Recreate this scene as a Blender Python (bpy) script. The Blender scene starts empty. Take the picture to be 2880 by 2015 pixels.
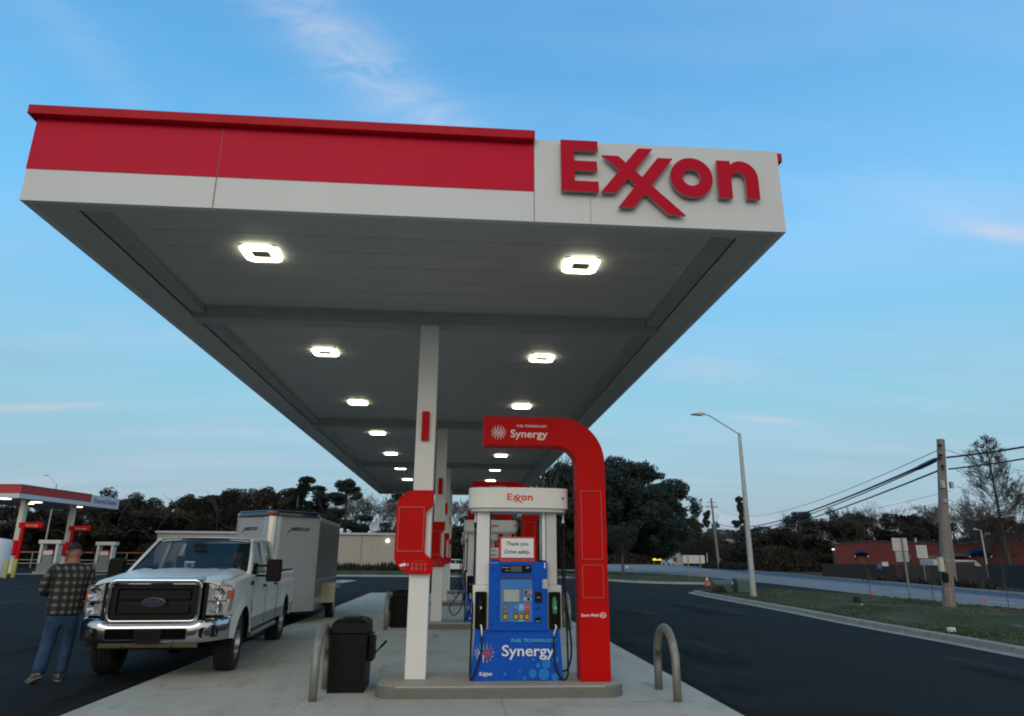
import bpy, bmesh, math, random
from mathutils import Vector, Matrix, noise
R = math.radians
sc = bpy.context.scene
C = sc.collection
# ------------------------------------------------------------------ camera, world, sun, exposure
HC = 1.6
F = Vector((0.07044557, 0.95671659, 0.2823664))
RT = Vector((0.99712411, -0.0754679, 0.00693573))
UP = Vector((-0.02794512, -0.28106576, 0.95928156))
cd = bpy.data.cameras.new('camera'); cam = bpy.data.objects.new('camera', cd); C.objects.link(cam)
m = Matrix((RT, UP, -F)).transposed().to_4x4(); m.translation = Vector((0, 0, HC)); cam.matrix_world = m
cd.sensor_width = 36; cd.lens = 23.942; cd.clip_end = 3000; cd.clip_start = 0.05
sc.camera = cam
sc.view_settings.view_transform = 'Standard'; sc.view_settings.look = 'None'
sc.view_settings.exposure = 0; sc.view_settings.gamma = 1
sc.cycles.filter_width = 1.95
sc.cycles.max_bounces = 8; sc.cycles.transparent_max_bounces = 12
SUN_EL, SUN_ROT = 3.0, 200.0
w = bpy.data.worlds.new('World'); sc.world = w; w.use_nodes = True
nt = w.node_tree; nt.nodes.clear()
def wn(t, **k):
    n = nt.nodes.new(t)
    for a, b in k.items(): setattr(n, a, b)
    return n
L = nt.links.new
out = wn('ShaderNodeOutputWorld'); bg = wn('ShaderNodeBackground'); L(bg.outputs[0], out.inputs[0])
sky = wn('ShaderNodeTexSky', sky_type='NISHITA', sun_disc=False, sun_elevation=R(SUN_EL), sun_rotation=R(SUN_ROT),
         air_density=1.0, dust_density=0.6, ozone_density=2.0)
bg.inputs[1].default_value = 0.15
geo = wn('ShaderNodeTexCoord')
sep = wn('ShaderNodeSeparateXYZ'); L(geo.outputs['Generated'], sep.inputs[0])
def wmath(op, a, b=None, clamp=False):
    n = wn('ShaderNodeMath', operation=op, use_clamp=clamp)
    for i, v in enumerate((a, b)):
        if v is None: continue
        if isinstance(v, (int, float)): n.inputs[i].default_value = v
        else: L(v, n.inputs[i])
    return n.outputs[0]
def wmix(f, a, b, mode='MIX'):
    n = wn('ShaderNodeMix', data_type='RGBA', blend_type=mode)
    for i, v in ((0, f), (6, a), (7, b)):
        if isinstance(v, (int, float)): n.inputs[i].default_value = v
        elif isinstance(v, tuple): n.inputs[i].default_value = (*v, 1)
        else: L(v, n.inputs[i])
    return n.outputs[2]
def wramp(f, stops):
    n = wn('ShaderNodeValToRGB'); L(f, n.inputs[0]); e = n.color_ramp.elements
    while len(e) < len(stops): e.new(0.5)
    for el, (p, c) in zip(e, stops): el.position = p; el.color = (*c, 1) if isinstance(c, tuple) else (c, c, c, 1)
    return n.outputs[0]
# dusk tint by height above the horizon over the physical sky
GRAD = [(0.0, (2.85, 3.3, 4.3)), (0.06, (2.6, 3.75, 4.6)), (0.2, (2.3, 4.6, 5.8)), (0.42, (1.45, 4.5, 7.6)), (0.66, (0.8, 3.05, 6.1)), (1.0, (0.7, 2.3, 5.0))]
up_s = wmath('MAXIMUM', sep.outputs[2], 0.0)
grad = wramp(up_s, [(p, tuple(v / 8 for v in c)) for p, c in GRAD])
gm = wn('ShaderNodeVectorMath', operation='SCALE'); L(grad, gm.inputs[0]); gm.inputs[3].default_value = 8
# the western half of the sky (behind the camera) is still bright and pale
west = wmath('MULTIPLY', wmath('ADD', wmath('MULTIPLY', sep.outputs[1], -0.75), 0.1), 1.0, True)
base = wmix(0.8, sky.outputs[0], gm.outputs[0])
base = wmix(west, base, (7.2, 6.4, 5.0))
# thin wispy clouds on a plane high above
den = wmath('ADD', sep.outputs[2], 0.12)
cx = wmath('DIVIDE', sep.outputs[0], den); cy = wmath('DIVIDE', sep.outputs[1], den)
def cloud(rot, sx, sy, scale, lo, hi, dist, off):
    cb = wn('ShaderNodeCombineXYZ'); L(cx, cb.inputs[0]); L(cy, cb.inputs[1])
    mp = wn('ShaderNodeMapping'); L(cb.outputs[0], mp.inputs[0]); mp.inputs['Rotation'].default_value[2] = R(rot)
    mp.inputs['Scale'].default_value = (sx, sy, 1); mp.inputs['Location'].default_value = (off, off * .37, 0)
    nz = wn('ShaderNodeTexNoise'); L(mp.outputs[0], nz.inputs[0]); nz.inputs['Scale'].default_value = scale
    nz.inputs['Detail'].default_value = 9; nz.inputs['Roughness'].default_value = 0.58; nz.inputs['Distortion'].default_value = dist
    return wramp(nz.outputs[0], [(lo, 0.0), (hi, 1.0)])
def blob(x0, y0, rx, ry, rot):
    # soft elliptic patch in the cloud plane
    dx = wmath('SUBTRACT', cx, x0); dy = wmath('SUBTRACT', cy, y0); c, s = math.cos(R(rot)), math.sin(R(rot))
    a = wmath('DIVIDE', wmath('ADD', wmath('MULTIPLY', dx, c), wmath('MULTIPLY', dy, s)), rx)
    b = wmath('DIVIDE', wmath('SUBTRACT', wmath('MULTIPLY', dy, c), wmath('MULTIPLY', dx, s)), ry)
    d = wmath('ADD', wmath('MULTIPLY', a, a), wmath('MULTIPLY', b, b))
    return wmath('POWER', 2.718, wmath('MULTIPLY', d, -1.0))
c1 = cloud(48, 1, 2.3, 5.5, 0.38, 0.74, 0.8, 3.1)
c2 = cloud(20, .35, 2.2, 1.3, 0.47, 0.8, 0.4, 7.7)
c3 = cloud(-35, .5, 1.6, 1.6, 0.42, 0.85, 0.3, 1.2)
b1 = blob(-0.235, 0.98, 0.055, 0.15, -42)
b2 = blob(-0.11, 1.14, 0.085, 0.30, -40)
bA = wmath('MULTIPLY', b1, c1); bB = wmath('MULTIPLY', b2, wmath('ADD', wmath('MULTIPLY', c1, .4), .12))
bE = wmath('MULTIPLY', blob(1.30, 1.385, .16, .035, 6), wmath('ADD', wmath('MULTIPLY', c1, .6), .45))
bF = wmath('MULTIPLY', blob(-.66, 1.0, .05, .22, -10), wmath('ADD', wmath('MULTIPLY', c1, .2), .08))
bG = wmath('ADD', wmath('ADD', blob(1.37, 2.92, .16, .05, 5), blob(-1.75, 2.90, .28, .05, -3)), wmath('MULTIPLY', blob(.93, 2.4, .25, .12, 0), .5))
bH = wmath('MULTIPLY', blob(.95, 1.25, .55, .42, 20), wmath('ADD', wmath('MULTIPLY', c3, .35), .10))
bI = wmath('ADD', blob(-1.55, 2.36, .16, .10, 20), wmath('MULTIPLY', blob(1.6, 2.2, .25, .05, 0), .5))
horizon = wmath('SUBTRACT', 1.0, wmath('MULTIPLY', sep.outputs[2], 2.2), True)
bC = wmath('MULTIPLY', wmath('MULTIPLY', c2, horizon), 0.45)
bD = wmath('MULTIPLY', c3, 0.22)
col = wmix(wmath('MULTIPLY', bD, 1.0), base, (3.6, 4.6, 6.2))
col = wmix(bC, col, (4.3, 4.4, 5.4))
col = wmix(bB, col, (4.2, 4.8, 5.9))
col = wmix(wmath('MULTIPLY', bA, 0.55), col, (4.4, 4.7, 5.3))
col = wmix(bF, col, (3.4, 4.2, 5.6))
col = wmix(bH, col, (3.5, 4.6, 6.4))
col = wmix(wmath('MULTIPLY', bE, .75), col, (5.2, 4.7, 5.4))
col = wmix(wmath('MULTIPLY', bG, .38), col, (4.9, 4.5, 4.9))
col = wmix(wmath('MULTIPLY', bI, .30), col, (2.2, 3.2, 4.6))
L(col, bg.inputs[0])
sd = bpy.data.lights.new('sun', 'SUN'); sd.energy = 0.6; sd.angle = R(30); sd.color = (1, .9, .8)
so = bpy.data.objects.new('sun', sd); C.objects.link(so)
so.rotation_euler = (R(90 - 25), 0, R(-15))    # soft glow left in the west, behind the camera
# ------------------------------------------------------------------ materials
MATS = {}
def mat(name, col, rough=0.6, metal=0.0, emit=None, es=1.0, nscale=0, namt=0.0, col2=None, bump=0.0, bscale=50, alpha=None, coat=0, spec=0.5, coord='Object', stretch=(1, 1, 1), detail=5):
    if name in MATS: return MATS[name]
    M = bpy.data.materials.new(name); M.use_nodes = True; t = M.node_tree; p = t.nodes['Principled BSDF']
    p.inputs['Base Color'].default_value = (*col, 1); p.inputs['Roughness'].default_value = rough
    p.inputs['Metallic'].default_value = metal; p.inputs['Specular IOR Level'].default_value = spec
    if coat: p.inputs['Coat Weight'].default_value = coat; p.inputs['Coat Roughness'].default_value = .08
    if emit: p.inputs['Emission Color'].default_value = (*emit, 1); p.inputs['Emission Strength'].default_value = es
    if alpha is not None: p.inputs['Alpha'].default_value = alpha
    tc = t.nodes.new('ShaderNodeTexCoord'); mp = t.nodes.new('ShaderNodeMapping'); mp.inputs['Scale'].default_value = stretch
    t.links.new(tc.outputs[coord], mp.inputs[0])
    if nscale:
        n = t.nodes.new('ShaderNodeTexNoise'); n.inputs['Scale'].default_value = nscale; n.inputs['Detail'].default_value = detail; n.inputs['Roughness'].default_value = .65
        t.links.new(mp.outputs[0], n.inputs[0])
        mr = t.nodes.new('ShaderNodeMapRange'); mr.inputs[1].default_value = .3; mr.inputs[2].default_value = .7
        t.links.new(n.outputs[0], mr.inputs[0])
        mx = t.nodes.new('ShaderNodeMix'); mx.data_type = 'RGBA'; t.links.new(mr.outputs[0], mx.inputs[0])
        c2 = col2 if col2 else tuple(v * (1 + namt) for v in col); c1 = col if col2 else tuple(v * (1 - namt) for v in col)
        mx.inputs[6].default_value = (*c1, 1); mx.inputs[7].default_value = (*c2, 1)
        t.links.new(mx.outputs[2], p.inputs['Base Color'])
    if bump:
        n = t.nodes.new('ShaderNodeTexNoise'); n.inputs['Scale'].default_value = bscale; n.inputs['Detail'].default_value = 4
        t.links.new(mp.outputs[0], n.inputs[0]); b = t.nodes.new('ShaderNodeBump'); b.inputs['Strength'].default_value = bump; b.inputs['Distance'].default_value = .02
        t.links.new(n.outputs[0], b.inputs['Height']); t.links.new(b.outputs[0], p.inputs['Normal'])
    MATS[name] = M; return M
def multi_ground(name, layers, rough=.9, bump=.4, bscale=30, spec=.3):
    """layers: list of (scale, stretch, lo, hi, colour) blended over the first colour"""
    M = bpy.data.materials.new(name); M.use_nodes = True; t = M.node_tree; p = t.nodes['Principled BSDF']
    tc = t.nodes.new('ShaderNodeTexCoord'); cur = None
    p.inputs['Roughness'].default_value = rough; p.inputs['Specular IOR Level'].default_value = spec
    for i, (s, st, lo, hi, c) in enumerate(layers):
        if i == 0:
            cur = t.nodes.new('ShaderNodeRGB').outputs[0]; cur.default_value = (*c, 1); continue
        mp = t.nodes.new('ShaderNodeMapping'); mp.inputs['Scale'].default_value = st; mp.inputs['Location'].default_value = (i * 3.7, i * 1.9, 0); t.links.new(tc.outputs['Object'], mp.inputs[0])
        n = t.nodes.new('ShaderNodeTexNoise'); n.inputs['Scale'].default_value = s; n.inputs['Detail'].default_value = 7; n.inputs['Roughness'].default_value = .62
        t.links.new(mp.outputs[0], n.inputs[0])
        mr = t.nodes.new('ShaderNodeMapRange'); mr.inputs[1].default_value = lo; mr.inputs[2].default_value = hi; t.links.new(n.outputs[0], mr.inputs[0])
        mx = t.nodes.new('ShaderNodeMix'); mx.data_type = 'RGBA'; t.links.new(mr.outputs[0], mx.inputs[0]); t.links.new(cur, mx.inputs[6]); mx.inputs[7].default_value = (*c, 1); cur = mx.outputs[2]
    t.links.new(cur, p.inputs['Base Color'])
    n = t.nodes.new('ShaderNodeTexNoise'); n.inputs['Scale'].default_value = bscale; n.inputs['Detail'].default_value = 5; t.links.new(tc.outputs['Object'], n.inputs[0])
    b = t.nodes.new('ShaderNodeBump'); b.inputs['Strength'].default_value = bump; b.inputs['Distance'].default_value = .03
    t.links.new(n.outputs[0], b.inputs['Height']); t.links.new(b.outputs[0], p.inputs['Normal'])
    MATS[name] = M; return M
RED = mat('red_panel', (.52, .0035, .0035), .42, nscale=1.5, namt=.08, spec=.10)
REDC = mat('red_fascia', (.58, .005, .034), .45, nscale=1.0, namt=.06, spec=.12)
REDD = mat('red_trim', (.46, .006, .016), .5, nscale=3, namt=.12, spec=.15)
WHITE = mat('white_paint', (.72, .72, .69), .42, nscale=2.5, namt=.04)
WHITEC = mat('white_fascia', (.62, .63, .62), .45, nscale=.8, namt=.03)
PUMPG = mat('pump_grey', (.50, .51, .51), .45, nscale=6, namt=.05)
BLUE = mat('pump_blue', (.004, .085, .46), .4, nscale=4, namt=.08, spec=.12)
BLUEL = mat('pump_light_blue', (.03, .17, .50), .4, nscale=4, namt=.08)
CYAN = mat('cyan_label', (.10, .48, .80), .5)
BLACK = mat('black_plastic', (.0065, .0065, .006), .5, nscale=9, namt=.25, spec=.14)
RUBBER = mat('rubber', (.009, .009, .009), .85, nscale=14, namt=.3, bump=.2, bscale=90)
GALV = mat('galvanised_steel', (.24, .235, .20), .5, .45, nscale=7, namt=.18)
STEEL = mat('steel', (.38, .38, .38), .35, .9, nscale=9, namt=.1)
CHROME = mat('chrome', (.50, .51, .53), .10, 1.0)
SOFFIT = mat('soffit_deck', (.49, .485, .45), .5, nscale=.6, namt=.05, stretch=(.4, 3, 1), spec=.3)
BEAM = mat('canopy_beam', (.34, .355, .34), .55, nscale=2, namt=.06)
GLASS = mat('window_glass', (.015, .03, .04), .05, 0, alpha=.55, spec=.8)
DGLASS = mat('dark_glass', (.01, .014, .018), .06, spec=.8)
SCREEN = mat('lcd_screen', (.28, .33, .31), .25, nscale=20, namt=.06, emit=(.30, .38, .35), es=.12)
YEL = mat('yellow_button', (.55, .33, .03), .45, nscale=60, namt=.25)
GREEN = mat('green_nozzle', (.01, .20, .07), .4)
ORANGE = mat('orange_label', (.6, .16, .05), .5)
TXTW = mat('white_lettering', (.75, .76, .78), .5)
TXTK = mat('black_lettering', (.015, .017, .03), .5)
TXTR = mat('red_lettering', (.62, .07, .03), .45)
LAMP = mat('lamp_lens', (.9, .9, .85), .4, emit=(1.0, .97, .70), es=9)
CONC = multi_ground('concrete', [(1, (1, 1, 1), 0, 1, (.46, .44, .37)), (.5, (1, 1, 1), .35, .68, (.52, .50, .43)), (2.2, (1, .5, 1), .50, .72, (.36, .345, .28)), (14, (1, 1, 1), .5, .8, (.38, .37, .33)), (1.1, (1.6, .4, 1), .62, .70, (.29, .28, .24)), (3.5, (1, 1, 1), .66, .70, (.20, .19, .155)), (.9, (.35, 2.2, 1), .60, .66, (.35, .34, .27)), (60, (1, 1, 1), .66, .74, (.12, .115, .10))], rough=.8, bump=.3, bscale=40)
KERB = multi_ground('kerb_concrete', [(1, (1, 1, 1), 0, 1, (.27, .255, .22)), (3, (1, 1, 1), .4, .7, (.36, .345, .30)), (9, (1, 1, 1), .55, .75, (.18, .17, .145))], rough=.85, bump=.3, bscale=30)
ASPH = multi_ground('asphalt', [(1, (1, 1, 1), 0, 1, (.017, .018, .018)), (.22, (1, 2.6, 1), .40, .68, (.023, .024, .025)), (40, (1, 1, 1), .54, .8, (.045, .047, .048)), (1.6, (.5, 1.6, 1), .58, .75, (.011, .012, .012)), (.5, (1, .22, 1), .60, .64, (.034, .036, .038)), (5, (.12, 1.5, 1), .64, .70, (.055, .057, .06)), (.35, (1.4, .3, 1), .58, .62, (.009, .0095, .0095)), (14, (1, 1, 1), .70, .74, (.09, .09, .085))], rough=.9, bump=.6, bscale=160, spec=.10)
ROADM = multi_ground('road_asphalt', [(1, (1, 1, 1), 0, 1, (.19, .19, .185)), (.4, (2, .3, 1), .4, .7, (.155, .16, .155)), (30, (1, 1, 1), .5, .8, (.22, .22, .22))], rough=.8, bump=.3, bscale=60)
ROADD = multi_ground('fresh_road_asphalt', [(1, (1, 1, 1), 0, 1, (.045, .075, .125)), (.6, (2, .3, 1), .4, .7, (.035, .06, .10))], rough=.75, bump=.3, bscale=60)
GRASSM = multi_ground('verge_grass', [(1, (1, 1, 1), 0, 1, (.040, .060, .018)), (.5, (1, 1, 1), .46, .62, (.10, .085, .055)), (1.7, (1, 1, 1), .5, .68, (.075, .062, .038)), (6, (1, 1, 1), .5, .7, (.028, .048, .012)), (.9, (1, 1, 1), .60, .70, (.16, .13, .10))], rough=.95, bump=.9, bscale=12, spec=.1)
DIRTM = multi_ground('far_ground', [(1, (1, 1, 1), 0, 1, (.06, .055, .035)), (.15, (1, 1, 1), .4, .65, (.035, .04, .02)), (2, (1, 1, 1), .45, .7, (.09, .075, .055))], rough=.95, bump=.5, bscale=8, spec=.1)
# ------------------------------------------------------------------ mesh builder
class MB:
    def __init__(s): s.v = []; s.f = []; s.m = []; s.T = Matrix()
    def add(s, vs, fs, mi=0):
        o = len(s.v); s.v += [tuple(s.T @ Vector(p)) for p in vs]
        s.f += [tuple(i + o for i in f) for f in fs]; s.m += [mi] * len(fs); return s
    def box(s, x0, x1, y0, y1, z0, z1, mi=0):
        v = [(x, y, z) for z in (z0, z1) for y in (y0, y1) for x in (x0, x1)]
        return s.add(v, [(0, 2, 3, 1), (4, 5, 7, 6), (0, 1, 5, 4), (2, 6, 7, 3), (0, 4, 6, 2), (1, 3, 7, 5)], mi)
    def prism(s, poly, a, b, ax='y', mi=0, mside=None):
        """2-D polygon extruded from a to b along ax; poly coordinates are the two other axes in order"""
        n = len(poly)
        def P(p, t): return {'x': (t, p[0], p[1]), 'y': (p[0], t, p[1]), 'z': (p[0], p[1], t)}[ax]
        v = [P(p, a) for p in poly] + [P(p, b) for p in poly]
        ar = sum(poly[i][0] * poly[(i + 1) % n][1] - poly[(i + 1) % n][0] * poly[i][1] for i in range(n))
        fl = (ar > 0) == (ax != 'y')
        A = tuple(range(n)); B = tuple(range(n, 2 * n))
        caps = [tuple(reversed(A)), B] if fl else [A, tuple(reversed(B))]
        s.add(v, caps, mi)
        o = len(s.v) - 2 * n; sd = []
        for i in range(n):
            j = (i + 1) % n; q = (o + i, o + j, o + n + j, o + n + i)
            sd.append(q if fl else tuple(reversed(q)))
        s.f += sd; s.m += [mi if mside is None else mside] * len(sd); return s
    def ring(s, pts, holes, a, b, ax='y', mi=0, mside=None):
        """outline and hole with equal point counts, extruded"""
        n = len(pts)
        def P(p, t): return {'x': (t, p[0], p[1]), 'y': (p[0], t, p[1]), 'z': (p[0], p[1], t)}[ax]
        v = [P(p, a) for p in pts] + [P(p, a) for p in holes] + [P(p, b) for p in pts] + [P(p, b) for p in holes]
        f = []; g = []
        for i in range(n):
            j = (i + 1) % n
            f += [(i, j, n + j, n + i), (2 * n + i, 3 * n + i, 3 * n + j, 2 * n + j)]
            g += [(i, 2 * n + i, 2 * n + j, j), (n + i, n + j, 3 * n + j, 3 * n + i)]
        s.add(v, f, mi); o = len(s.v) - 4 * n; s.f += [tuple(k + o for k in q) for q in g]; s.m += [mi if mside is None else mside] * len(g); return s
    def tube(s, pts, r, seg=8, mi=0, cap=True, ell=1.0):
        pts = [Vector(p) for p in pts]; n = len(pts); rr = r if isinstance(r, (list, tuple)) else [r] * n
        v = []; f = []; prev = None
        for i, p in enumerate(pts):
            d = (pts[min(i + 1, n - 1)] - pts[max(i - 1, 0)])
            d = d.normalized() if d.length > 1e-9 else Vector((0, 0, 1))
            if prev is None: a = d.orthogonal().normalized()
            else:
                a = prev - d * prev.dot(d); a = a.normalized() if a.length > 1e-6 else d.orthogonal().normalized()
            prev = a; b = d.cross(a)
            for k in range(seg):
                t = 2 * math.pi * k / seg; v.append(tuple(p + (a * math.cos(t) + b * math.sin(t) * ell) * rr[i]))
        for i in range(n - 1):
            for k in range(seg):
                k2 = (k + 1) % seg; f.append((i * seg + k, i * seg + k2, (i + 1) * seg + k2, (i + 1) * seg + k))
        if cap: f += [tuple(reversed(range(seg))), tuple(range((n - 1) * seg, n * seg))]
        return s.add(v, f, mi)
    def disc(s, c, r, a, b, ax='y', seg=20, mi=0, mside=None, rz=None):
        rz = rz or r
        return s.prism([(c[0] + r * math.cos(2 * math.pi * i / seg), c[1] + rz * math.sin(2 * math.pi * i / seg)) for i in range(seg)], a, b, ax, mi, mside)
    def lathe(s, prof, c=(0, 0, 0), ax='z', seg=24, mi=0, closed=False):
        v = []; f = []; n = len(prof)
        for k in range(seg):
            t = 2 * math.pi * k / seg; cs, sn = math.cos(t), math.sin(t)
            for (r, h) in prof:
                if ax == 'z': v.append((c[0] + r * cs, c[1] + r * sn, c[2] + h))
                elif ax == 'x': v.append((c[0] + h, c[1] + r * cs, c[2] + r * sn))
                else: v.append((c[0] + r * sn, c[1] + h, c[2] + r * cs))
        for k in range(seg):
            k2 = (k + 1) % seg
            for i in range(n - (0 if closed else 1)):
                j = (i + 1) % n; f.append((k * n + i, k2 * n + i, k2 * n + j, k * n + j))
        return s.add(v, f, mi)
    def grid(s, fn, nu, nv, mi=0, mf=None):
        v = [tuple(fn(i / nu, j / nv)) for i in range(nu + 1) for j in range(nv + 1)]
        o = len(s.v); s.v += [tuple(s.T @ Vector(p)) for p in v]
        for i in range(nu):
            for j in range(nv):
                a = o + i * (nv + 1) + j; s.f.append((a, a + nv + 1, a + nv + 2, a + 1)); s.m.append(mf(i / nu, j / nv) if mf else mi)
        return s
    def text(s, body, x, z, h, y, ax='xz', width=None, depth=.002, bold=0, mi=0, align='LEFT', shear=0, sp=1.0, xdir=1):
        """letters standing in the XZ plane facing -Y; h is the capital height"""
        cu = bpy.data.curves.new('t', 'FONT'); cu.body = body; cu.size = 1; cu.extrude = .5; cu.offset = bold; cu.shear = shear
        cu.space_character = sp; cu.resolution_u = 3
        ob = bpy.data.objects.new('t', cu); C.objects.link(ob)
        dg = bpy.context.evaluated_depsgraph_get(); me = ob.evaluated_get(dg).to_mesh()
        vs = [v.co.copy() for v in me.vertices]; fs = [tuple(p.vertices) for p in me.polygons]
        ob.evaluated_get(dg).to_mesh_clear(); C.objects.unlink(ob); bpy.data.objects.remove(ob); bpy.data.curves.remove(cu)
        if not vs: return s
        mnx = min(v.x for v in vs); mxx = max(v.x for v in vs)
        ky = h / .70; kx = ky if width is None else width / (mxx - mnx)
        wd = (mxx - mnx) * kx; ox = x - (wd / 2 if align == 'CENTER' else 0)
        if ax == 'xz': v2 = [(ox + (v.x - mnx) * kx, y + (.5 - v.z) * depth - depth, z + v.y * ky) for v in vs]
        elif ax == 'yz': v2 = [(y + (v.z + .5) * depth, ox + (v.x - mnx) * kx, z + v.y * ky) for v in vs]    # faces +X
        return s.add(v2, fs, mi)
    def build(s, name, mats, parent=None, smooth=False, bevel=0, bseg=2, auto=None, loc=None):
        me = bpy.data.meshes.new(name); me.from_pydata(s.v, [], s.f)
        for mm in (mats if isinstance(mats, (list, tuple)) else [mats]): me.materials.append(mm)
        me.polygons.foreach_set('material_index', s.m)
        if smooth or auto: me.polygons.foreach_set('use_smooth', [True] * len(me.polygons))
        me.update()
        if auto:
            try: me.set_sharp_from_angle(angle=R(auto))
            except Exception: pass
        o = bpy.data.objects.new(name, me); C.objects.link(o)
        if parent: o.parent = parent
        if loc: o.location = loc
        if bevel:
            b = o.modifiers.new('bevel', 'BEVEL'); b.width = bevel; b.segments = bseg; b.limit_method = 'ANGLE'; b.angle_limit = R(40)
        return o
def thing(name, label, cat, loc=(0, 0, 0), rotz=0, group=None):
    o = bpy.data.objects.new(name, None); o.empty_display_size = .2; C.objects.link(o); o.location = loc; o.rotation_euler = (0, 0, rotz)
    o['label'] = label; o['category'] = cat
    if group: o['group'] = group
    return o
def tag(o, label, cat, group=None):
    o['label'] = label; o['category'] = cat
    if group: o['group'] = group
    return o
def struct(o, kind='structure'): o['kind'] = kind; return o
def dup(root, loc=None, rotz=None, label=None, group=None, scale=None):
    r = root.copy(); C.objects.link(r)
    if loc is not None: r.location = loc
    if rotz is not None: r.rotation_euler = (0, 0, rotz)
    if scale is not None: r.scale = scale
    if label: r['label'] = label
    if group: r['group'] = group
    for ch in list(root.children):
        c = ch.copy(); C.objects.link(c); c.parent = r
        for g in list(ch.children):
            d = g.copy(); C.objects.link(d); d.parent = c
    return r
def arc(cx, cy, r, a0, a1, n=8, ry=None):
    ry = ry or r
    return [(cx + r * math.cos(R(a0 + (a1 - a0) * i / n)), cy + ry * math.sin(R(a0 + (a1 - a0) * i / n))) for i in range(n + 1)]
def rrect(x0, x1, z0, z1, r, n=5):
    return arc(x1 - r, z1 - r, r, 0, 90, n) + arc(x0 + r, z1 - r, r, 90, 180, n) + arc(x0 + r, z0 + r, r, 180, 270, n) + arc(x1 - r, z0 + r, r, 270, 360, n)
def exxon_shapes():
    E_ = [(0, 0), (.72, 0), (.72, .2), (.26, .2), (.26, .405), (.70, .405), (.70, .595), (.26, .595), (.26, .8), (.72, .8), (.72, 1), (0, 1)]
    bs = [(.80, .728), (2.055, -.375), (2.375, -.375), (1.12, .728)]
    s1 = [(.755, 0), (1.05, 0), (1.80, .90), (1.515, .90)]
    s2 = [(1.088, -.268), (1.385, -.268), (2.19, .725), (1.89, .725)]
    n_ = [(3.058, 0), (3.33, 0), (3.33, .33)] + [(p[0], p[1]) for p in arc(3.47, .36, .14, 170, 10, 8, .155)] + [(3.61, .33), (3.61, 0), (3.87, 0), (3.87, .36)] + arc(3.53, .40, .34, 0, 112, 8) + [(3.33, .66), (3.33, .735), (3.058, .735)]
    return E_, (bs, s1, s2), n_
def exxon(x, z, h, y, depth, parent, mats, sx=1.0):
    """the word built letter by letter in the XZ plane; returns the parts"""
    E_, (bs, s1, s2), n_ = exxon_shapes(); sc_ = lambda pl: [(x + p[0] * h * sx, z + p[1] * h) for p in pl]
    parts = []
    def mk(f):
        b = MB(); f(b); parts.append(b)
    ms = 1 if len(mats) > 1 else None
    mk(lambda b: b.prism(sc_(E_), y - depth, y, 'y', 0, ms))
    def xx(b):
        e = max(.0007, depth * .02)
        b.prism(sc_(bs), y - depth, y, 'y', 0, ms); b.prism(sc_(s1), y - depth - e, y, 'y', 0, ms); b.prism(sc_(s2), y - depth - e, y, 'y', 0, ms)
    mk(xx)
    def oo(b):
        b.ring([(x + (2.543 + .418 * math.cos(2 * math.pi * i / 36)) * h * sx, z + (.3675 + .388 * math.sin(2 * math.pi * i / 36)) * h) for i in range(36)],
               [(x + (2.543 + .175 * math.cos(2 * math.pi * i / 36)) * h * sx, z + (.3675 + .16 * math.sin(2 * math.pi * i / 36)) * h) for i in range(36)], y - depth, y, 'y', 0, ms)
    mk(oo); mk(lambda b: b.prism(sc_(n_), y - depth, y, 'y', 0, ms))
    return parts
def starburst(b, x, z, r, y, mi_fn, d=.002):
    for ring in range(5):
        rr = r * (.36 + .155 * ring); n = 7 + ring * 2
        for k in range(n):
            t = 2 * math.pi * (k + .5 * (ring % 2)) / n; s = r * (.115 - .013 * ring)
            cx_, cz_ = x + rr * math.cos(t), z + rr * math.sin(t)
            b.prism([(cx_ + s * math.cos(t + q) * (1.3 if j % 2 == 0 else .9), cz_ + s * math.sin(t + q)) for j, q in enumerate((0, math.pi / 2, math.pi, -math.pi / 2))], y - d, y, 'y', mi_fn(t, ring))
    b.disc((x, z), r * .16, y - d, y, 'y', 14, mi_fn(0, -1))
# ------------------------------------------------------------------ ground, lot, slab, kerbs, roads
def at(u, v, Y):
    d = F + RT * ((u - 1148) / 1526.957) + UP * ((803.2 - v) / 1526.957)
    t = Y / d.y; return Vector((d.x * t, Y, HC + d.z * t))
def sheet(name, poly, z, material, thick=.0):
    b = MB(); me = b
    v = [(x, y, z) for x, y in poly]; b.add(v, [tuple(range(len(v)))])
    o = b.build(name, material); bm = bmesh.new(); bm.from_mesh(o.data); bmesh.ops.triangulate(bm, faces=bm.faces); bm.normal_update()
    for f in bm.faces:
        if f.normal.z < 0: f.normal_flip()
    bm.to_mesh(o.data); bm.free(); return struct(o)
b = MB(); b.add([(-1500, -1500, -.012), (1500, -1500, -.012), (1500, 1500, -.012), (-1500, 1500, -.012)], [(0, 1, 2, 3)])
struct(b.build('ground', DIRTM))
NEAR = [(13.2, -30), (16.2, 5), (18.7, 22.6), (19.9, 31.8), (22.3, 49), (23.3, 60), (23.0, 69), (20.5, 80), (16, 90)]
LFAR = [(15.5, -30), (20.2, 5), (25.15, 30.3), (26.7, 36.5), (28.6, 45), (33.7, 74), (38.6, 98), (47, 135), (68, 225)]
DFAR = [(18, -30), (22.8, 5), (28.2, 33.9), (29.6, 40), (32.4, 52), (38.2, 78), (44, 103), (54, 145), (78, 240)]
sheet('parking_lot', [(-90, -30), (13.2, -30)] + NEAR[1:7] + [(20, 70), (5, 68), (-12, 66), (-22, 66), (-24, 110), (-90, 110)], 0, ASPH)
def strip(name, a, c, z, material):
    b = MB(); n = len(a); v = [(x, y, z) for x, y in a] + [(x, y, z) for x, y in c]
    b.add(v, [(i, n + i, n + i + 1, i + 1) for i in range(n - 1)]); return struct(b.build(name, material))
sheet('road', NEAR + [(6, 104), (-14, 122), (-14, 236), (68, 236)] + LFAR[::-1], .006, ROADM)
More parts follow.
